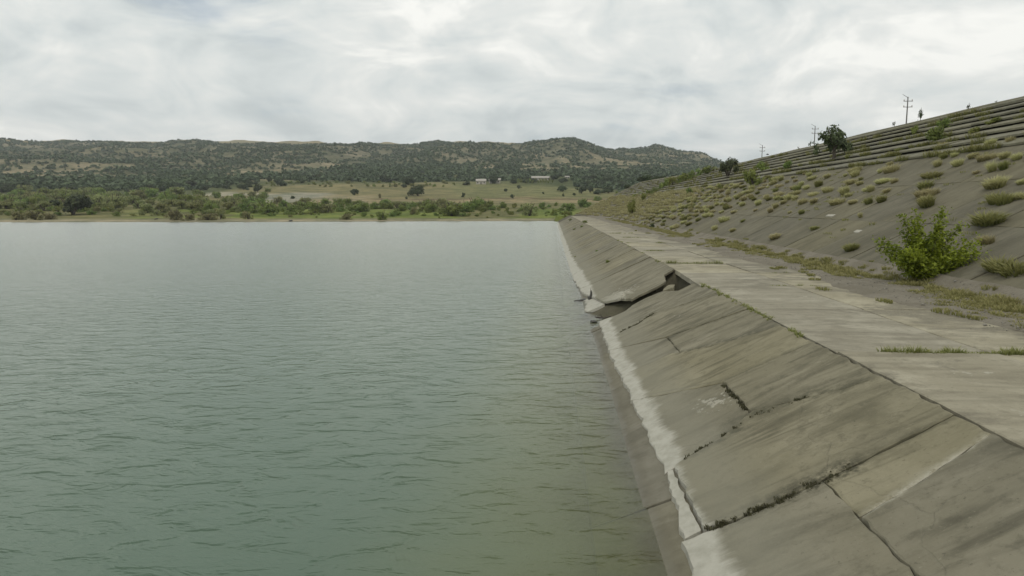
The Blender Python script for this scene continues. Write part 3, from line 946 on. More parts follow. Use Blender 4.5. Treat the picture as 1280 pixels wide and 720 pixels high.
TUFTS = [(1111, 215, 25), (1105, 228, 24), (1092, 238.5, 14), (1109, 239.5, 18), (1086, 254, 16), (1101, 252, 18), (1156, 254, 26),
         (1181, 197.7, 16), (1197, 195, 13), (1173, 207, 18), (1233, 199.7, 22), (1255, 197.7, 20), (1240, 213, 20), (1256, 211, 20), (1222, 217, 14),
         (1251, 254, 34), (1274, 248, 24), (916, 289, 13), (893, 287, 13), (1003, 267, 12), (988, 267, 9), (929, 277, 11), (905, 277, 15),
         (963, 265, 11), (970, 259, 13), (980, 254, 15), (1007, 254, 20), (1017, 244, 19), (1056, 242, 20), (1062, 230, 20), (1068, 220, 18),
         (1035, 222, 15), (1027, 232, 16), (970, 239, 13), (993, 236, 12), (988, 244, 11), (958, 248, 11), (949, 256, 13), (945, 264, 10),
         (940, 248, 11), (947, 242, 10), (928, 257, 12), (908, 259, 11), (918, 266, 12), (922, 249, 11), (930, 242, 10), (902, 266, 10),
         (896, 257, 9), (1075, 271, 9), (1240, 181, 20), (1265, 178, 18), (1180, 182, 12), (1125, 188, 12), (1060, 198, 12), (1112, 206, 14)]
tufts = []
for px, py, w, kd, lb in NAMED_TUFTS:
    tufts.append(on_slope(px, py)[:3] + (w * on_slope(px, py)[3] / F_PX, kd, lb))
for px, py, w in TUFTS:
    q = on_slope(px, py)
    tufts.append(q[:3] + (w * q[3] / F_PX, 'dry' if rng.random() < 0.72 else 'green', None))
# the same sowing further along: clumps keep to the joints that run along the slope
placed = [(t[0], t[1]) for t in tufts]
more = []
tries = 0
while len(more) < 900 and tries < 60000:
    tries += 1
    yy = 30 + 202 * rng.random() ** 0.8
    row = rng.randrange(1, 15)
    u = row * 0.88 + rng.gauss(0, 0.10)
    x = TOE_X + u
    if x > TERR_X - 0.2:
        continue
    if yy < 75 and (row < 6 - (yy - 40) / 15 or rng.random() < 0.52):
        continue
    if rng.random() > (0.35 + 0.65 * fbm(np.float64(x / 3), np.float64(yy / 6), 40, 2)) * (1.0 if yy > 75 else 0.6) * (0.35 if row < 3 else 1):
        continue
    x += float(bend(yy))
    if any((x - a) ** 2 * 2.2 + (yy - b) ** 2 < 0.9 for a, b in placed):
        continue
    placed.append((x, yy))
    more.append((x, yy, float(slope_z(x, yy)), rng.uniform(0.5, 1.35), 'dry' if rng.random() < 0.8 else 'green', None))
more.sort(key=lambda t: t[1])
singles = tufts + more[:292 - len(tufts)]
rest = more[292 - len(tufts):]


def tuft_label(x, y, kd):
    u = (x - float(bend(y)) - TOE_X) / (TERR_X - TOE_X)
    hgt = 'low on the dark slope' if u < 0.36 else ('midway up the dark slope' if u < 0.7 else 'high on the dark slope')
    px = float(project(np.array([x]), np.array([y]), np.array([3.0]))[0][0])
    along = 'right of the big bush' if px > 1150 else ('between crest tree and big bush' if px > 1030 else
            ('below the crest tree' if px > 960 else ('below the yellow green sapling' if px > 900 else 'towards the far end')))
    return ('pale dry' if kd == 'dry' else 'greenish') + ' grass tussock ' + hgt + ' ' + along


for i, (x, y, z, w, kd, lb) in enumerate(singles):
    w = min(max(w * 1.3, 0.55), 3.2)
    t = obj('grass_tussock', TUFT[kd][i % 6], loc=(x, y, z - 0.02),
            label=lb or tuft_label(x, y, kd), cat='grass tussock',
            group=None if lb else tuft_label(x, y, kd).replace('grass tussock', 'grass tussocks'))
    t.scale = (0.75 * w, w * 1.05, min(1.25, 0.75 * w + 0.25) * rng.uniform(0.6, 1.25))
    t.rotation_euler = (0, -math.atan(0.5) * 0.6, rng.uniform(-0.35, 0.35) + (math.pi if rng.random() < 0.5 else 0) * 0)


def stuff_blades(name, spots, mat, n_each, width, label, cat, parent=None):
    """spots: (x, y, z, rx, ry, h) -> one object of many blades"""
    rg = np.random.default_rng(len(name))
    VV, TT, tt = [], [], []
    off = 0
    for (x, y, z, rx, ry, h) in spots:
        V, T, t = blades(n_each, rx, ry, h, rg, 0.7, width)
        VV.append(V + np.array([x, y, z]))
        TT.append(T + off)
        tt.append(t)
        off += len(V)
    return obj(name, mesh_np(name, np.concatenate(VV), np.concatenate(TT), mat, tint=np.concatenate(tt)), parent, label=label, cat=cat, kind='stuff')


low = []
for _ in range(420):
    yy = 20 + 110 * rng.random()
    u = rng.randrange(1, 14) * 0.88 + rng.gauss(0, 0.25)
    x = TOE_X + u + float(bend(yy))
    if fbm(np.float64(x / 2.5), np.float64(yy / 5), 81, 3) > 0.5 and u < 12:
        low.append((x, yy, float(slope_z(x, yy)), rng.uniform(.08, .3), rng.uniform(.15, .7), rng.uniform(.06, .2)))
stuff_blades('slope_weeds', low, MAT['verge'], 40, 0.010, 'thin low dry weeds between the tussocks on the dark slope', 'weeds')
stuff_blades('far_tussocks', [(x, y, z, 0.42 * w, 0.65 * w, 0.62 * w) for x, y, z, w, k, l in rest], MAT['dry'], 70, 0.035,
             'pale dry tussocks thickly dotting the far end of the dark slope', 'grass')

# grass along the berm toe, in joints and on the terraces
sp = []
for _ in range(1500):
    yy = 14 + 150 * rng.random() ** 1.3
    x = TOE_X - 0.35 + rng.gauss(0, 0.42) + float(bend(yy))
    if fbm(np.float64(yy / 4.0), np.float64(x / 2), 50, 3) < 0.41:
        continue
    sp.append((x, yy, BERM_Z + 0.05 + max(0, (x - TOE_X - float(bend(yy))) * 0.5), rng.uniform(.12, .3), rng.uniform(.2, .5), rng.uniform(.10, .27)))
for _ in range(700):
    yy = 12 + 70 * rng.random() ** 1.2
    x = TOE_X - 0.6 - abs(rng.gauss(0, 0.9))
    if fbm(np.float64(yy / 5.0), np.float64(x / 1.6), 55, 3) > 0.52:
        sp.append((x, yy, BERM_Z + 0.05, rng.uniform(.12, .3), rng.uniform(.2, .5), rng.uniform(.05, .15)))
stuff_blades('verge_grass', sp, MAT['verge'], 70, 0.014, 'yellowing short grass along the foot of the dark slope', 'grass')
sp = []
for (jy, x0, x1, hh, dens) in ((13.72, 6.6, 11.4, 0.17, 12), (25.3, 8.0, 9.6, 0.1, 4), (35.1, 5.9, 8.6, 0.16, 8), (54.3, 5.9, 9.4, 0.2, 6), (44.8, 5.8, 7.2, 0.12, 5), (63.5, 6.4, 8.2, 0.2, 4), (75, 6, 9, 0.2, 4), (30.2, 9.4, 10.4, 0.14, 4)):
    jy = min(BJ, key=lambda q: abs(q - jy))
    for x in np.arange(x0, x1, 1.0 / dens):
        if rng.random() < (0.95 if 13 < jy < 14.5 else 0.82):
            k = max(0.42 if 13 < jy < 14.5 else 0.15, 3.2 * (fbm(np.float64(x * 1.3), np.float64(jy), 60, 3) - 0.28))
            sp.append((x, jy + rng.gauss(0, 0.05), BERM_Z - 0.05, .10, .07, hh * k + 0.05))
for yy in np.concatenate([np.arange(15.5, 27, 0.16), np.arange(31.5, 60, 0.35)]):
    if fbm(np.float64(yy / 1.6), np.float64(3.3), 61, 3) > (0.40 if 17.5 < yy < 25 else 0.52):
        sp.append((5.64 + rng.gauss(0, 0.04), yy, BERM_Z - 0.06, .05, .09, rng.uniform(.08, .17)))
stuff_blades('joint_grass', sp, MAT['green'], 34, 0.009, 'green grass sprouting from the joints of the berm slabs', 'grass')
sp = []
for (pts, dens, hh) in (([(2.25, 9.44), (2.61, 9.34), (3.16, 9.36), (3.75, 9.37)], 26, 0.075), ([(3.75, 9.37), (4.6, 9.45)], 9, 0.04), ([(2.4, 11.93), (3.05, 12.14), (3.8, 12.4), (4.6, 12.2)], 16, 0.06),
                        ([(2.5, 24.3), (3.06, 24.3), (3.7, 24.7)], 16, 0.06), ([(3.74, 14.7), (3.74, 12.9)], 10, .035)):
    for (xa, ya), (xb, yb) in zip(pts[:-1], pts[1:]):
        L_ = math.hypot(xb - xa, yb - ya)
        for k in range(int(L_ * dens)):
            t = rng.random()
            x, yy = xa + (xb - xa) * t, ya + (yb - ya) * t + rng.gauss(0, 0.035)
            sp.append((x, yy, face_z(x) - 0.015, .09, .05, hh * 0.8 * rng.uniform(.4, 1.3)))
stuff_blades('joint_weeds', sp, MAT['moss'], 30, 0.010, 'dark weeds and moss lodged in the joints of the lower slabs', 'moss')
sp = []
for _ in range(1100):
    i = rng.randrange(0, NT)
    yy = rng.uniform(38, 225)
    if fbm(np.float64(yy / 7.0 + i * 3.1), np.float64(i * 1.7), 70, 3) < 0.50:
        continue
    x = TERR_X + i * dx - 0.05 + float(bend(yy))
    sp.append((x, yy, float(slope_z(x, yy)) + 0.05, .18, rng.uniform(.4, 1.0), rng.uniform(.3, .6)))
stuff_blades('terrace_grass', sp, MAT['green'], 60, 0.02, 'green grass growing in the dark steps between terrace slabs', 'grass')


# stones
def rock_mesh(name, seed, mat):
    rg = np.random.default_rng(seed)
    t = (1 + 5 ** 0.5) / 2
    V = np.array([(-1, t, 0), (1, t, 0), (-1, -t, 0), (1, -t, 0), (0, -1, t), (0, 1, t), (0, -1, -t), (0, 1, -t), (t, 0, -1), (t, 0, 1), (-t, 0, -1), (-t, 0, 1)], float) / 1.9
    V = V * rg.uniform(0.6, 1.25, (12, 1)) * np.array([1, 1, 0.6])
    Fi = np.array([(0, 11, 5), (0, 5, 1), (0, 1, 7), (0, 7, 10), (0, 10, 11), (1, 5, 9), (5, 11, 4), (11, 10, 2), (10, 7, 6), (7, 1, 8), (3, 9, 4), (3, 4, 2), (3, 2, 6), (3, 6, 8), (3, 8, 9), (4, 9, 5), (2, 4, 11), (6, 2, 10), (8, 6, 7), (9, 8, 1)])
    return V, Fi


VV, TT = [], []
off = 0
for k in range(2600):
    yy = 9 + 90 * rng.random() ** 1.6
    x = rng.uniform(10.6, 13.6) + (rng.gauss(0, .3))
    s = rng.uniform(0.012, 0.035) * (2.0 if rng.random() < 0.06 else 1)
    V, Fi = rock_mesh('', k % 9, None)
    VV.append(V * s + np.array([x, yy, BERM_Z + 0.085 + max(0, (x - TOE_X) * 0.5)]))
    TT.append(Fi + off)
    off += 12
obj('gravel_stones', mesh_np('gravel_stones', np.concatenate(VV), np.concatenate(TT), MAT['stone']), label='loose gravel stones strewn on the inner berm', cat='gravel', kind='stuff')


# ------------------------------------------------------------------ trees and shrubs
def crown(seed, n, leaf_s, lobes, flat=1.0, low=0.05, core=0.35, lr=(0.24, 0.5), zr=(0.25, 0.8)):
    """unit crown (radius about 1, height 1): leaf-sized quads spread through uneven lobes"""
    rg = np.random.default_rng(seed)
    L = []
    for k in range(lobes):
        a = rg.uniform(0, 2 * np.pi)
        r = rg.uniform(0.1, 0.72) if k else 0.0
        zc = rg.uniform(*zr) * (1 - 0.35 * r) if k else 0.5
        L.append((r * np.cos(a), r * np.sin(a), zc, rg.uniform(*lr) * (1 - 0.25 * r)))
    w = np.array([l[3] ** 2 for l in L])
    idx = rg.choice(lobes, n, p=w / w.sum())
    Lc = np.array(L)[idx]
    d = rg.normal(size=(n, 3))
    d /= np.linalg.norm(d, axis=1)[:, None]
    rr = rg.uniform(core, 1.0, n) ** 0.6
    P = Lc[:, :3] + d * (Lc[:, 3] * rr * rg.uniform(0.8, 1.15, n))[:, None] * np.array([1, 1, 0.62 * flat])
    P[:, 2] = np.clip(P[:, 2], low * rg.uniform(0.2, 1.6, n), 1.08)
    nrm = d * 0.8 + rg.normal(0, 0.42, (n, 3)) + np.array([0, 0, 0.8])
    nrm /= np.linalg.norm(nrm, axis=1)[:, None]
    u = np.cross(nrm, rg.normal(size=(n, 3)))
    u /= np.linalg.norm(u, axis=1)[:, None]
    v = np.cross(nrm, u)
    s = leaf_s * rg.uniform(0.6, 1.4, (n, 1))
    Q = np.stack([P - u * s, P - v * s * 0.6, P + u * s, P + v * s * 0.6], 1).reshape(-1, 3)
    Fq = np.arange(4 * n).reshape(n, 4)
    lobe_t = rg.uniform(0, 0.5, lobes)[idx]
    t = np.repeat(np.clip(lobe_t + rg.uniform(0, 0.5, n), 0, 1), 4)
    return Q, Fq, t


def stems(seed, mat, k=5, trunk=0.0):
    rg = random.Random(seed)
    V, Fc = [], []
    if trunk:
        tube(V, Fc, [(0, 0, -0.05), (0.02, 0.01, trunk * 0.6), (0.0, 0.03, trunk)], [0.09, 0.07, 0.055], 6)
    for i in range(k):
        a = 2 * math.pi * i / k + rg.uniform(-.4, .4)
        r = rg.uniform(0.25, 0.6)
        z0 = trunk if trunk else -0.03
        zt = rg.uniform(0.6, 0.85)
        tube(V, Fc, [(0, 0, z0), (math.cos(a) * r * 0.4, math.sin(a) * r * 0.4, z0 + (zt - z0) * 0.5), (math.cos(a) * r, math.sin(a) * r, zt)], [0.045, 0.03, 0.012], 5)
    return mesh_py('stems', V, Fc, mat)


CROWNS, STEMS = {}, {}
for k, mat in (('olive', 'olive'), ('mid', 'mid'), ('oak', 'oak'), ('loose', 'loose'), ('bright', 'bright'), ('brown', 'brown')):
    CROWNS[k] = []
    for s in range(5):
        if k == 'oak':
            Q, Fq, t = crown(300 + s, 1500, 0.075, 11, 1.15, 0.16)
        elif k == 'loose':
            Q, Fq, t = crown(620 + s, 1700, 0.055, 20, 1.05, 0.22, 0.0, (0.17, 0.33), (0.35, 0.85))
        elif k == 'bright':
            Q, Fq, t = crown(400 + s, 700, 0.085, 9, 1.1, 0.08, 0.1)
        else:
            Q, Fq, t = crown(500 + s + len(k) * 10, 1500, 0.060, 20, 1.0, 0.02, 0.72, (0.16, 0.36), (0.08, 0.72))
        CROWNS[k].append(mesh_np('foliage', Q, Fq, MAT[mat], tint=t))
STEMS['shrub'] = [stems(s, MAT['bark'], 6) for s in range(3)]
STEMS['tree'] = [stems(s + 9, MAT['bark'], 6, 0.30) for s in range(3)]

count = [0]


def plant(kind, x, y, z, w, h, name, label, cat, group=None, tree=False, parts=True, lean=0.0):
    i = count[0]
    count[0] += 1
    me = CROWNS[kind][i % 5]
    rz = rng.uniform(0, 6.28)
    if parts:
        r = obj(name, None, loc=(x, y, z), label=label, cat=cat, group=group)
        obj('crown' if tree else 'foliage', me, r)
        obj('trunk' if tree else 'stems', STEMS['tree' if tree else 'shrub'][i % 3], r)
    else:
        r = obj(name, me, loc=(x, y, z), label=label, cat=cat, group=group)
    r.rotation_euler = (0, lean, rz)
    k_ = 1.36 if kind in ('olive', 'mid', 'brown') and y > 200 else 1.18
    r.scale = (w / 2 * k_, w / 2 * k_, h * (1.22 if k_ > 1.3 else 1.12))
    return r


NAMES = {'olive': 'tamarisk_bush', 'mid': 'shrub', 'oak': 'oak_tree', 'bright': 'willow_shrub', 'brown': 'tamarisk_bush'}


def shrub_label(k, px, py):
    what = {'olive': 'olive green tamarisk bush', 'mid': 'mid green shrub', 'bright': 'bright green young shrub', 'brown': 'brownish tamarisk bush', 'oak': 'small dark tree'}[k]
    if k == 'oak':
        return what + (' left of the gravel flat' if px < 320 else ' above the gravel flat' if px < 480 else ' in the dry meadow left of the white house' if px < 600 else ' in the meadow before the houses')
    row = 'at the waterline' if py > 272.5 else ('on the green bank' if py > 264 else ('in the middle row' if py > 256 else 'in the back row'))
    where = 'left of the large dark bush' if px < 75 else ('between dark bush and gravel flat' if px < 315 else
            ('below the gravel flat' if px < 420 else ('below the lone meadow tree' if px < 570 else ('below the white house' if px < 650 else 'near the end of the dam'))))
    return what + ' ' + row + ' ' + where


SHRUBS = [  # px, base py, width px, height px, kind, own label
    (92, 268.7, 42, 25, 'oak', 'large dark green bush standing out of the left thicket on the far shore'),
    (20, 275, 17, 12, 'brown', 0), (45, 275, 20, 13, 'brown', 0), (63, 274.3, 14, 10, 'brown', 0), (8, 261, 18, 11, 'olive', 0), (29, 262.5, 17, 13, 'olive', 0),
    (55, 263.7, 20, 14, 'olive', 0), (119, 262.5, 24, 20, 'olive', 0), (140, 261, 28, 20, 'olive', 0), (10, 256, 20, 14, 'mid', 0), (44, 254, 22, 13, 'mid', 0),
    (72, 254, 20, 13, 'olive', 0), (122, 253, 20, 13, 'mid', 0), (150, 256, 20, 15, 'olive', 0), (166, 255, 18, 13, 'olive', 0), (185, 266, 18, 14, 'olive', 0),
    (200, 266, 17, 14, 'olive', 0), (230, 257, 20, 16, 'mid', 0), (247, 250.5, 15, 9, 'mid', 0), (242, 265, 18, 15, 'olive', 0), (262, 265, 18, 14, 'mid', 0),
    (219, 275, 21, 14, 'brown', 0), (235, 275.5, 15, 9, 'brown', 0), (260, 275, 22, 11, 'brown', 0), (276, 274, 11, 16, 'olive', 'narrow upright olive bush at the water edge beside low brown bushes'),
    (287, 264, 20, 14, 'olive', 0), (295, 253, 15, 10, 'mid', 0), (310, 274, 12, 11, 'brown', 'single brown bush alone on the bright green bank'),
    (306, 264, 18, 12, 'mid', 0), (317, 256, 18, 12, 'mid', 0), (334, 267.5, 28, 18, 'mid', 0), (362, 267.5, 22, 14, 'mid', 0), (346, 255, 13, 10, 'olive', 0),
    (366, 248.5, 6, 4, 'oak', 'tiny dark tree alone on the pale gravel flat'), (379, 261, 18, 10, 'mid', 0), (395, 266, 18, 16, 'mid', 0), (410, 266, 19, 11, 'olive', 0), (427, 260, 11, 9, 'mid', 0),
    (450, 265, 27, 14, 'mid', 0), (470, 261, 14, 10, 'mid', 0), (433, 274.5, 16, 9, 'brown', 'low brown bush by the water between two bright green lawns'),
    (443, 244, 10, 8, 'oak', 'small dark round bush alone in the dry meadow left of the big lone tree'), (475, 247.5, 4, 6, 'brown', 0),
    (351, 232.5, 17, 11, 'oak', 0), (322, 240, 12, 12, 'oak', 'dark tree at the left end of the pale gravel flat'), (334, 240, 9, 6, 'olive', 0),
    (477.5, 275, 14, 13, 'mid', 'upright dark shrub standing alone right at the far waterline'), (516, 268, 10, 10, 'brown', 'pale greyish bush in the middle of the green bank'),
    (489, 261, 10, 10, 'mid', 0), (501, 264, 14, 10, 'mid', 0), (514, 260, 14, 9, 'mid', 0), (530, 261, 16, 11, 'mid', 0), (540, 265, 16, 12, 'mid', 0),
    (565, 270, 31, 19, 'mid', 'broad dark shrub clump nearest the water in the middle of the far bank'), (582, 265, 20, 15, 'mid', 0), (594, 262, 22, 16, 'mid', 0), (555, 254.5, 10, 6, 'mid', 0),
    (522.5, 245, 22, 14, 'oak', 'big dark round lone tree in the dry meadow, trunk base on a pale mound'), (579, 246.5, 5, 6, 'oak', 0), (508, 249, 4, 4, 'oak', 0), (505, 234.5, 9, 4, 'oak', 0),
    (510, 231, 17, 9, 'oak', 0), (584, 231.5, 11, 5, 'oak', 'dark low tree just left of the white house'), (611, 262, 15, 13, 'mid', 0), (627.5, 260, 11, 9, 'mid', 0), (643, 260, 10, 7, 'bright', 0),
    (652, 260, 3, 6, 'mid', 0), (662, 270, 18, 17, 'olive', 'tall olive bush alone in the low green marsh'), (678, 260.5, 10, 9, 'mid', 0), (686, 259, 6, 4, 'mid', 0),
    (692.5, 269, 9, 9, 'bright', 0), (709, 270, 8, 7, 'bright', 0), (710, 263.7, 19, 11, 'mid', 0), (695.6, 256, 4, 4, 'mid', 0),
    (703, 239.5, 16, 9, 'oak', 'dark round spreading tree alone in the green meadow right of the houses'), (640.6, 248.7, 5, 6, 'oak', 0), (632, 239.5, 6, 4, 'oak', 0), (649, 236, 6, 5, 'oak', 0),
    (679, 242.5, 3, 3, 'oak', 0), (704, 246, 3, 5, 'oak', 0), (718, 245, 4, 4, 'oak', 0), (616, 229.3, 17, 10, 'oak', 'dark round tree standing in front of the white house'),
    (641, 229.5, 10, 6, 'oak', 0), (730, 259, 18, 12, 'mid', 'dark green bush where the far bank meets the end of the dam'), (747, 251, 10, 7, 'mid', 0), (738, 241, 8, 8, 'oak', 0), (771, 251, 4, 5, 'mid', 0),
]
for px, py, w, h, k, lb in SHRUBS:
    x, y, z, dep = hit_ground(px, py)
    W, Hh = w * dep / F_PX, h * dep / F_PX
    nm = NAMES[k] if not (lb and 'bush' in lb and k == 'oak') else 'dark_bush'
    plant(k, x, y, z - 0.1, W * 1.05, Hh, nm, lb or shrub_label(k, px, py), 'tree' if k == 'oak' and 'bush' not in (lb or '') else 'bush', None if lb else 'far bank: ' + shrub_label(k, px, py),
          tree=(k == 'oak' and 'bush' not in (lb or '')), parts=w >= 9)
# fill the thicket behind the traced bushes
for px0, px1, py0, py1, n, kinds, sz in ((-60, 255, 242.5, 263, 120, ('olive', 'olive', 'mid', 'mid'), (13, 20)), (250, 335, 247, 265, 26, ('mid', 'olive'), (12, 18)),
                                         (-200, -10, 250, 272, 14, ('olive', 'mid'), (16, 26)),
                                         (335, 620, 255, 265, 64, ('mid', 'mid', 'olive'), (9, 15)), (600, 720, 256, 271, 20, ('mid', 'bright'), (3, 7)), (150, 700, 268, 273.5, 14, ('olive', 'bright'), (3, 6)), (-60, 330, 263, 271, 56, ('mid', 'olive', 'bright'), (6, 13)), (335, 715, 262, 271, 56, ('mid', 'mid', 'bright'), (5, 11))):
    for _ in range(n):
        px, py = rng.uniform(px0, px1), rng.uniform(py0, py1)
        k = rng.choice(kinds)
        w = rng.uniform(*sz)
        x, y, z, dep = hit_ground(px, py)
        W = w * dep / F_PX
        plant(k, x, y, z - 0.1, W, W * rng.uniform(0.55, 0.75), NAMES[k], shrub_label(k, px, py), 'bush', 'far bank: ' + shrub_label(k, px, py), parts=w >= 9)
for _ in range(46):
    px, py = rng.uniform(325, 600), rng.uniform(228.5, 234)
    x, y, z, dep = hit_ground(px, py)
    W = rng.uniform(3.5, 6.5) * dep / F_PX
    plant('bright' if rng.random() < 0.6 else 'olive', x, y, z - 0.1, W, W * 0.75, 'young_shrub', 'pale young shrub in the broken row at the top of the dry meadow', 'shrub', 'pale young shrubs at the top of the dry meadow', parts=False)
# dark trees at the upper edge of the meadow
for px0, px1, py0, py1, n, sz in ((-80, 250, 234, 243, 36, (10, 18)), (240, 335, 229, 238, 12, (8, 14)), (320, 620, 224, 229, 18, (8, 15)), (640, 740, 224, 229, 9, (8, 12)), (720, 850, 226, 243, 30, (11, 19)), (250, 330, 236, 239, 5, (4, 8))):
    for _ in range(n):
        px, py = rng.uniform(px0, px1), rng.uniform(py0, py1)
        x, y, z, dep = hit_ground(px, py)
        W = rng.uniform(*sz) * dep / F_PX
        plant('oak', x, y, z - 0.2, W, W * rng.uniform(0.5, 0.65), 'oak_tree', tl := 'dark tree in the woodland belt ' + ('above the left thicket' if px < 245 else 'left of the gravel flat' if px < 335 else 'above the gravel flat' if px < 430 else 'above the lone meadow tree' if px < 560 else 'behind the white house' if px < 640 else 'behind the long pale house' if px < 720 else 'beyond the far end of the dam'), 'tree', tl, tree=True)


# wooded hillsides: far too many to count
def woodland():
    rg = np.random.default_rng(77)
    protos = [crown(900 + s, 22, 0.40, 6, 1.1, 0.1, 0.5) for s in range(8)]
    n = 90000
    px = rg.uniform(-250, 1150, n)
    dist = np.sqrt(rg.uniform(430.0 ** 2, 1880.0 ** 2, n))
    ang = np.arctan((px - 640) * math.cos(PITCH) / F_PX) - YAW
    D = dist / np.cos(ang + YAW)
    X, Y = D * np.sin(ang), D * np.cos(ang)
    rid = fbm(X / 80, Y / 150, 15, 3)
    Z0 = gz(X, Y)
    qx, qy = project(X, Y, Z0)
    bs = belt_start(px)
    belt = smooth(bs, bs + 50, dist) * (1 - smooth(bs + 150, bs + 240, dist))
    dens = np.where(dist < bs + 50, smooth(bs - 10, bs + 50, dist), 0.9)
    dens = dens * (1 - 0.84 * tan_mask(qx, qy, X, Y) * smooth(bs + 60, bs + 120, dist))
    dens = dens * (1 - 0.45 * smooth(0.55, 0.68, rid) * smooth(1000, 1300, dist))
    dens = dens * (1 - smooth(585, 595, px) * (1 - smooth(712, 722, px)) * (1 - smooth(775, 800, dist)))      # the farmyards
    gul = fbm(X / 38, Y / 75, 91, 3)
    dens = np.clip(dens * (1 + 1.6 * (gul - 0.5) * smooth(950, 1200, dist) * 2.2), 0, 1)
    keep = rg.uniform(0, 1, n) < dens * np.where(belt > 0.5, 0.95, 0.80 - 0.26 * smooth(1000, 1250, dist))
    X, Y, dist, belt = X[keep], Y[keep], dist[keep], belt[keep]
    Z = gz(X, Y)
    n = len(X)
    size = rg.uniform(2.0, 5.0, n) * np.where(belt > 0.5, 1.15, 1.0)
    hh = size * rg.uniform(0.9, 1.4, n)
    pid = rg.integers(0, 8, n)
    rot = rg.uniform(0, 2 * np.pi, n)
    VV, tt = [], []
    for s in range(8):
        Q, Fq, t = protos[s]
        m = pid == s
        c, sn = np.cos(rot[m])[:, None], np.sin(rot[m])[:, None]
        x = (Q[None, :, 0] * c - Q[None, :, 1] * sn) * size[m][:, None] + X[m][:, None]
        y = (Q[None, :, 0] * sn + Q[None, :, 1] * c) * size[m][:, None] + Y[m][:, None]
        z = Q[None, :, 2] * hh[m][:, None] + Z[m][:, None] - 0.3
        VV.append(np.stack([x, y, z], -1).reshape(-1, 3))
        shade = rg.uniform(0, 0.6, m.sum())[:, None]
        tt.append(np.clip(shade + t[None, :] * 0.5, 0, 1).reshape(-1))
    V = np.concatenate(VV)
    Fq = np.arange(len(V)).reshape(-1, 4)
    print('woodland trees', n, 'quads', len(Fq))
    obj('woodland', mesh_np('woodland', V, Fq, MAT['wood'], tint=np.concatenate(tt)), label='dense scrub woodland covering the hills behind the lake', cat='woodland', kind='stuff')


woodland()

# ---- plants on the dam itself


def on_terrace(px, py):
    return on_slope(px, py)


DAMPLANTS = [  # px, base py, w, h, kind, name, label
    (1042, 201, 50, 42, 'loose', 'small_tree', 'dark leafy small tree rising above the crest line from the terraces'),
    (910, 222, 30, 24, 'loose', 'dark_bush', 'dark dense bush on the terraces near the far end of the crest'),
    (885, 217, 26, 11, 'mid', 'shrub', 'low green shrub left of the dark dense bush on the terraces'),
    (941, 233, 24, 23, 'bright', 'sapling', 'loose pale green sapling at the lower edge of the terraces'),
    (953, 215, 18, 13, 'bright', 'sapling', 'yellow green sapling top just above another pale sapling'),
    (985, 211, 15, 12, 'mid', 'sapling', 'thin dark sapling on the terraces left of the small tree'),
    (790, 268, 14, 20, 'bright', 'sapling', 'bright green sapling at the foot of the far slope'),
    (804, 252, 9, 12, 'bright', 'sapling', 'green sapling above and right of the brightest sapling'),
    (862, 243, 12, 11, 'mid', 'sapling', 'faint green sapling in the tussocks below the terraces'),
    (900, 237, 9, 7, 'bright', 'sapling', 'small bright sapling just below the terraces'),
    (1171, 178, 28, 24, 'mid', 'shrub', 'green creeping shrub spilling over several terrace steps'),
    (1181, 160, 20, 15, 'mid', 'shrub', 'green shrub just under the crest above the creeping shrub'),
    (1143, 168, 14, 12, 'bright', 'sapling', 'low green sapling under the spindly sapling by the pole'),
    (1216, 168, 17, 10, 'bright', 'shrub', 'low bright shrub in the terrace steps towards the right'),
    (1242, 156, 20, 9, 'bright', 'shrub', 'bright green shrub high on the terraces at the right'),
    (815, 285.5, 8, 6, 'oak', 'dark_bush', 'tiny dark bush on the berm at the foot of the far slope'),
]
for px, py, w, h, k, nm, lb in DAMPLANTS:
    if nm == 'dark_bush' and py > 280:
        d = ray(px, py)
        t = (BERM_Z - CAM_Z) / d[2]
        x, y, z, dep = d[0] * t, d[1] * t, BERM_Z, t * (d @ FWD)
    else:
        x, y, z, dep = on_slope(px, py)
    plant(k, x, y, z, w * dep / F_PX, h * dep / F_PX, nm, lb, 'tree' if nm == 'small_tree' else ('sapling' if nm == 'sapling' else 'shrub'), tree=(nm == 'small_tree'))
# light green trees lining the far end of the crest
for px, py, w, h in ((826, 238, 11, 13), (833, 235, 12, 14), (841, 233, 12, 14), (849, 230, 12, 14), (857, 227, 13, 13), (866, 223, 13, 13), (874, 220, 12, 12), (818, 243, 11, 12), (810, 246, 10, 11), (795, 250, 9, 9), (800, 247, 9, 9), (785, 252, 9, 8)):
    x, y, z, dep = on_slope(px, py)
    plant(rng.choice(['mid', 'mid', 'bright']), x, y, z - 0.1, w * dep / F_PX, h * dep / F_PX, 'shrub', 'green shrub in the row along the far end of the dam', 'shrub', 'green shrubs along the far end of the dam')
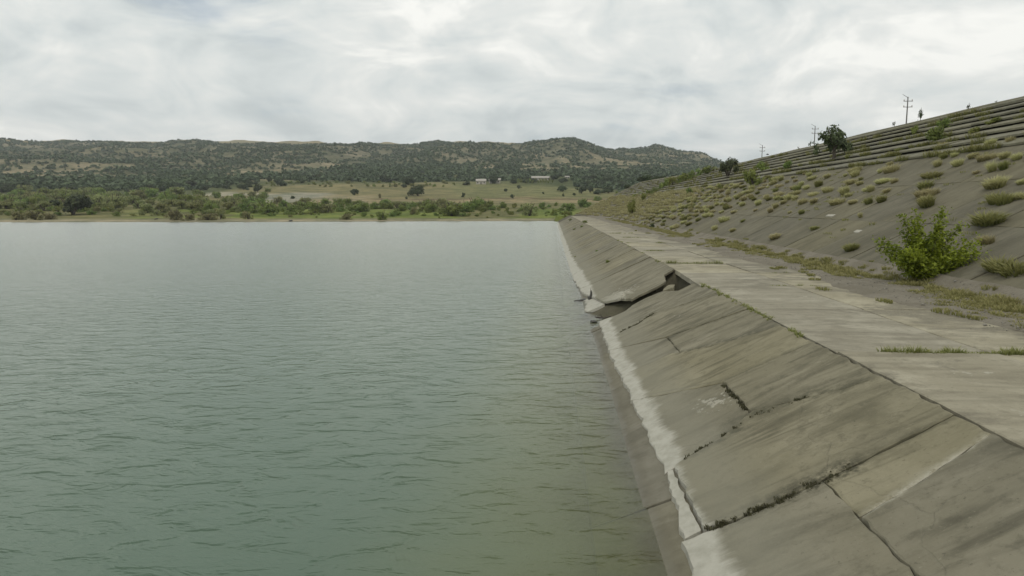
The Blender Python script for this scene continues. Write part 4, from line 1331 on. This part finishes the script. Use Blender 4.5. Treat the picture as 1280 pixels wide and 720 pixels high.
# spindly saplings on the skyline of the crest
for px, py, h, lb in ((1206, 136, 9, 'tiny bare sapling on the crest skyline right of the nearest pole'), (1146, 155, 17, 'spindly sapling on the crest just right of the nearest pole'),
                      (1114, 160, 8, 'tiny sapling on the crest just left of the nearest pole'), (1240, 128, 4, 'low tuft on the crest skyline towards the right edge'),
                      (1010, 186, 9, 'small dark sapling on the crest between the middle pole and the far pole'), (995, 190, 4, 'low tuft on the crest skyline left of the middle pole')):
    d = ray(px, py)
    t = CREST_X / d[0]
    y = d[1] * t
    dep = t * (d @ FWD)
    Hm = h * dep / F_PX
    r = obj('sapling', None, loc=(CREST_X + 0.3 + float(bend(y)), y, 13.2), label=lb, cat='sapling')
    V, Fc = [], []
    tube(V, Fc, [(0, 0, -0.1), (0.05, 0.04, Hm * 0.5), (0.1, 0.12, Hm)], [0.03, 0.02, 0.01], 5)
    tube(V, Fc, [(0.05, 0.04, Hm * 0.45), (0.0, -0.25, Hm * 0.75)], [0.015, 0.008], 5)
    obj('stem', mesh_py('stem', V, Fc, MAT['bark']), r)
    Q, Fq, tt = crown(int(px), 90, 0.11, 5, 1.0, 0.3, 0.1)
    Q = Q * np.array([0.42 * min(Hm, 1.6), 0.42 * min(Hm, 1.6), Hm])
    obj('leaves', mesh_np('leaves', Q, Fq, MAT['oak'], tint=tt), r)

# small weeds on the far face slabs
for px, py, w in ((746, 314, 5), (760, 328, 9), (719, 321, 4), (731, 278, 9), (727, 284, 6), (718, 287, 5), (713, 275.5, 6)):
    d = ray(px, py)
    t = (-X0 / SLOPE - CAM_Z) / (d[2] - d[0] / SLOPE)
    x, y = d[0] * t, d[1] * t
    z = face_z(x)
    W = w * t * (d @ FWD) / F_PX
    if x > BERM_X:
        z = BERM_Z
    o = obj('weed_clump', CROWNS['mid'][int(px) % 5], loc=(x, y, z - 0.03), label='small dark weed clump rooted in a crack of the far lower slabs', cat='weed', group='weed clumps on the far lower slabs')
    o.scale = (W / 2, W / 2, W * 0.55)


# ---- the big bush on the berm
def big_bush():
    bx, by = 13.75, 26.0
    px0 = 1160
    s = 27.0 / F_PX
    bz = BERM_Z + 0.25
    root = obj('green_bush', None, loc=(bx, by, bz), label='big bright green leafy bush growing at the foot of the dark slope on the berm', cat='bush')
    tips = [(1098, 309), (1104, 318), (1108, 328), (1118, 336), (1128, 330), (1133, 296), (1128, 276), (1138, 284), (1146, 272), (1140, 305), (1120, 318), (1150, 316),
            (1160, 326), (1172, 318), (1188, 266), (1183, 284), (1176, 300), (1213, 288), (1204, 298), (1224, 306), (1220, 318), (1210, 328), (1200, 322), (1190, 332), (1215, 340), (1178, 338), (1150, 338),
            (1135, 342), (1165, 346), (1198, 344), (1130, 322), (1142, 328), (1205, 314), (1186, 322), (1118, 326), (1155, 300)]
    rg = np.random.default_rng(5)
    VV, tt = [], []
    V, Fc = [], []
    for k, (px, py) in enumerate(tips):
        tx, tz = (px - px0) * s * 0.69, (354 - py) * s * 0.88
        ty = rg.uniform(-1.0, 1.0) * (0.9 if tz < 1.6 else 0.45)
        # the branch leaves the slope side free
        tip = np.array([tx, ty, tz])
        mid = np.array([tx * 0.42, ty * 0.45, tz * 0.58]) + rg.normal(0, 0.06, 3)
        tube(V, Fc, [(rg.uniform(-.08, .08), rg.uniform(-.08, .08), -0.2), tuple(mid), tuple(tip)], [0.028, 0.018, 0.006], 5)
        upright = tz > 1.4
        n = 240 if upright else 400
        t = rg.uniform(0.45 if upright else 0.35, 1.06, n)
        c = np.where(t[:, None] < 0.5, mid * (t[:, None] / 0.5), mid + (tip - mid) * ((t[:, None] - 0.5) / 0.5))
        rad = (0.11 if upright else 0.17)
        P = c + rg.normal(0, rad, (n, 3)) * np.array([1, 1, 0.75])
        P[:, 2] = np.maximum(P[:, 2], 0.02 + 0.1 * rg.random(n))
        nr = rg.normal(0, 0.7, (n, 3)) + np.array([0, 0, 0.8])
        nr /= np.linalg.norm(nr, axis=1)[:, None]
        u = np.cross(nr, rg.normal(size=(n, 3)))
        u /= np.linalg.norm(u, axis=1)[:, None]
        v = np.cross(nr, u)
        sz = rg.uniform(0.040, 0.085, (n, 1))
        VV.append(np.stack([P - u * sz, P - v * sz * 0.55 - nr * sz * 0.12, P + u * sz, P + v * sz * 0.55 - nr * sz * 0.12], 1).reshape(-1, 3))
        tt.append(np.repeat(np.clip(rg.uniform(0, 0.6) + rg.uniform(-0.15, 0.45, n), 0, 1), 4))
    Q = np.concatenate(VV)
    obj('branches', mesh_py('branches', V, Fc, MAT['bark']), root)
    obj('foliage', mesh_np('foliage', Q, np.arange(len(Q)).reshape(-1, 4), MAT['bush'], tint=np.concatenate(tt)), root)


big_bush()

# ------------------------------------------------------------------ poles along the crest road
V, Fc = [], []
tube(V, Fc, [(0, 0, -0.3), (0, 0, 4), (0, 0, 7.3)], [0.11, 0.095, 0.07], 8)
post_me = mesh_py('post', V, Fc, MAT['pole'])
V, Fc = [], []
box(V, Fc, (0, -0.12, 0), (1.25, 0.07, 0.08))
arm_me = mesh_py('crossarm', V, Fc, MAT['pole'])
V, Fc = [], []
tube(V, Fc, [(0, 0, 0), (0, 0, 0.08), (0, 0, 0.2)], [0.05, 0.07, 0.03], 6)
ins_me = mesh_py('insulator', V, Fc, MAT['wall'])
V, Fc = [], []
tube(V, Fc, [(0, 0, 0), (-0.75, 0, 0.45)], [0.035, 0.025], 5)
brk_me = mesh_py('bracket', V, Fc, MAT['pole'])
for k, (lb, px, py) in enumerate((('nearest and tallest looking utility pole beyond the crest', 1135, 122), ('middle utility pole beyond the crest, left of the small tree', 1019, 158), ('farthest utility pole beyond the crest, beside the bird', 953, 182))):
    d = ray(px, py)
    t = 49.6 / d[0]
    r = obj('utility_pole', None, loc=(49.6, d[1] * t, CAM_Z + d[2] * t - 7.2), label=lb, cat='utility pole', group='utility poles along the crest road')
    obj('post', post_me, r)
    for zz in (6.7, 5.9):
        a = obj('crossarm', arm_me, r, (0, 0, zz))
        for xx in (-0.55, 0.55):
            obj('insulator', ins_me, a, (xx, -0.12, 0.05))
    obj('bracket', brk_me, r, (0, 0, 7.2))

# bird
d = ray(959.4, 193.2)
p = d * (110 / d[1])
br = obj('bird', None, loc=(p[0], p[1], p[2] + CAM_Z), label='small dark bird flying low above the crest beside the farthest pole', cat='bird')
V, Fc = [], []
tube(V, Fc, [(-0.22, 0, 0), (-0.12, 0, 0.0), (0.0, 0, 0.0), (0.12, 0, 0.01), (0.2, 0, 0.02), (0.25, 0, 0.015)], [0.03, 0.03, 0.06, 0.055, 0.035, 0.008], 7)
obj('body', mesh_py('body', V, Fc, MAT['bird']), br)
for s in (-1, 1):
    V = [(0.08, s * 0.04, 0.02), (-0.08, s * 0.04, 0.02), (-0.1, s * 0.22, 0.12), (0.09, s * 0.2, 0.13), (-0.12, s * 0.42, 0.1), (-0.02, s * 0.45, 0.1),
         (0.08, s * 0.04, 0.0), (-0.08, s * 0.04, 0.0), (-0.1, s * 0.22, 0.105), (0.09, s * 0.2, 0.115), (-0.12, s * 0.42, 0.09), (-0.02, s * 0.45, 0.09)]
    Fc = [(0, 1, 2, 3), (3, 2, 4, 5), (9, 8, 7, 6), (11, 10, 8, 9), (0, 3, 9, 6), (3, 5, 11, 9), (1, 7, 8, 2), (2, 8, 10, 4), (4, 10, 11, 5), (0, 6, 7, 1)]
    obj('wing', mesh_py('wing', V, Fc, MAT['bird']), br)


# ------------------------------------------------------------------ houses
def house(px, py, wpx, hpx, depth_m, label, name='house', annex=False, roof_mat='roof'):
    x, y, z, dep = hit_ground(px, py)
    W, Hh = wpx * dep / F_PX, hpx * dep / F_PX
    D = depth_m
    wall_h = Hh * 0.62
    r = obj(name, None, loc=(x, y + D / 2, z), label=label, cat='house')
    r.rotation_euler = (0, 0, YAW + rng.uniform(-0.1, 0.1))
    V, Fc = [], []
    box(V, Fc, (0, 0, wall_h / 2 - 0.4), (W, D, wall_h + 0.8))
    obj('wall', mesh_py('wall', V, Fc, MAT['wall']), r)
    V, Fc = [], []
    e = 0.5
    y0, y1, zt = -D / 2 - e, D / 2 + e, Hh
    for xx in (-W / 2 - e, W / 2 + e):
        for (yy, zz) in ((y0, wall_h - 0.15), (0, zt), (y1, wall_h - 0.15), (y1, wall_h + 0.1), (0, zt + 0.25), (y0, wall_h + 0.1)):
            V.append((xx, yy, zz))
    Fc = [(0, 1, 7, 6), (1, 2, 8, 7), (2, 3, 9, 8), (3, 4, 10, 9), (4, 5, 11, 10), (5, 0, 6, 11), (5, 4, 1, 0), (4, 3, 2, 1), (6, 7, 10, 11), (7, 8, 9, 10)]
    obj('roof', mesh_py('roof', V, Fc, MAT[roof_mat]), r)
    n = max(2, int(W / 3.2))
    for i in range(n):
        xx = -W / 2 + W * (i + 0.5) / n
        V, Fc = [], []
        if i == n // 2:
            box(V, Fc, (xx, -D / 2 - 0.02, 1.05), (1.1, 0.1, 2.1))
            obj('door', mesh_py('door', V, Fc, MAT['dark']), r)
        else:
            box(V, Fc, (xx, -D / 2 - 0.02, wall_h * 0.55), (1.1, 0.1, 1.3))
            obj('window', mesh_py('window', V, Fc, MAT['dark']), r)
    return r


house(601, 230.3, 12, 6.5, 7, 'small white house with pale roof left of a dark round tree')
house(618, 229.3, 14, 6.5, 7, 'low white outbuilding half hidden behind the dark round tree', 'outbuilding')
house(676, 225.8, 23, 5.5, 8, 'long pale roofed house behind young trees at the top of the meadow')
house(709, 223.0, 5, 3.0, 5, 'tiny pale shed among trees right of the long house', 'shed')
# young poplars before the long house
for i, px in enumerate(np.linspace(648, 690, 13)):
    x, y, z, dep = hit_ground(px, 228.6 + (i % 2) * 0.5)
    plant('bright', x, y, z - 0.1, 3.6 * dep / F_PX, rng.uniform(4.5, 6.5) * dep / F_PX, 'young_tree', 'young light green tree in the row before the long pale house', 'tree', 'young trees before the long house', parts=False)

# ------------------------------------------------------------------ bits at the broken edge and on the shore


def at_water(px, py, z=0.0):
    d = ray(px, py)
    t = (z - CAM_Z) / d[2]
    return d[0] * t, d[1] * t




def on_apron(px, py):
    d = ray(px, py)
    t = (-X0 / SLOPE - 0.10 - CAM_Z) / (d[2] - d[0] / SLOPE)
    return d[0] * t, d[1] * t, CAM_Z + d[2] * t


x, y, zb = on_apron(738.5, 373.0)
r = obj('broken_post', None, loc=(x, y, zb), label='dark broken post stub standing at the water edge of the breach', cat='post')
V, Fc = [], []
tube(V, Fc, [(0, 0, -0.5), (0.0, 0, 0.12), (0.02, 0.01, 0.3), (0.0, 0.0, 0.42)], [0.085, 0.08, 0.055, 0.035], 7)
obj('stub', mesh_py('stub', V, Fc, MAT['dark_stone']), r)
V, Fc = [], []
box(V, Fc, (0.02, 0, 0.02), (0.3, 0.28, 0.16), 0.3)
obj('footing', mesh_py('footing', V, Fc, MAT['dark_stone']), r)
V, Fc = [], []
tube(V, Fc, [(0, 0, 0.4), (-0.03, 0, 0.52)], [0.01, 0.008], 5)
obj('iron_pin', mesh_py('iron_pin', V, Fc, MAT['rust']), r)
x, y, zb = on_apron(729, 375)
me = slab_mesh('concrete_shard', [(-0.5, -0.1), (0.45, -0.16), (0.5, 0.2), (0.1, 0.3)], lambda a, b: 0.05 + a * 0.12, 0.1, MAT['dark_stone'], rng, gap=0.0, wob=0.03, step=0.15)
obj('concrete_shard', me, loc=(x, y, max(zb, 0.0)), label='dark flat shard of concrete in the water beside the broken post', cat='rubble')
x, y = at_water(757, 396.5, 0.1)
V, Fc = [], []
tube(V, Fc, [(-0.45, 0.0, 0.05), (-0.1, 0.05, 0.0), (0.25, 0.1, 0.08)], [0.03, 0.03, 0.02], 5)
tube(V, Fc, [(-0.1, 0.05, 0.0), (-0.25, 0.1, 0.17)], [0.02, 0.012], 5)
obj('bent_rebar', mesh_py('bent_rebar', V, Fc, MAT['rust']), loc=(x, y, 0.05), label='bent rusty iron bar poking out at the near corner of the breach', cat='iron bar')
x, y = at_water(742, 402, 0.05)
V, Fi = rock_mesh('', 3, None)
obj('rubble_chunk', mesh_np('rubble_chunk', V * np.array([.2, .16, .14]), Fi, MAT['dark_stone']), loc=(x, y, 0.06), label='dark chunk of rubble in the water at the white corner of the breach', cat='rubble')
for px, py, s, lb in ((363, 276.6, 0.75, 'dark rock at the far waterline below a sandy path'), (195, 274.3, 0.7, 'small dark rock on the far shore below the thicket')):
    x, y, z, dep = hit_ground(px, py)
    V, Fi = rock_mesh('', 5, None)
    obj('shore_rock', mesh_np('shore_rock', V * s, Fi, MAT['dark_stone']), loc=(x, y, z + 0.15), label=lb, cat='rock')
for k, (px, py, w, lb) in enumerate(((1038, 270, 0.6, 'long pale chip of concrete lying in mid slope'), (1072, 290, 0.35, 'small pale concrete chip low on the slope left of the big bush'), (961, 231, 0.4, 'pale concrete chip just below the terraces'))):
    x, y, z, dep = on_slope(px, py)
    me = slab_mesh('concrete_chip', [(-0.12, -w), (0.12, -w * 0.9), (0.1, w), (-0.1, w * 0.8)], lambda a, b: 0.06 + a * 0.5, 0.08, MAT['mortar'], rng, gap=0.0, wob=0.02, step=0.2, worn=0.01)
    obj('concrete_chip', me, loc=(x, y, z), label=lb, cat='rubble')

# ------------------------------------------------------------------ air
hm = bpy.data.materials.new('haze')
hm.use_nodes = True
hN = new_nodes(hm.node_tree)
ho = hN('ShaderNodeOutputMaterial')
hv = hN('ShaderNodeVolumePrincipled', {'Color': (0.86, 0.90, 0.94, 1), 'Density': HAZE, 'Anisotropy': 0.2})
hm.node_tree.links.new(hv.outputs[0], ho.inputs['Volume'])
V, Fc = [], []
box(V, Fc, (0, 1500, 125), (7600, 4200, 262))
obj('haze', mesh_py('haze', V, Fc, hm), kind='stuff')
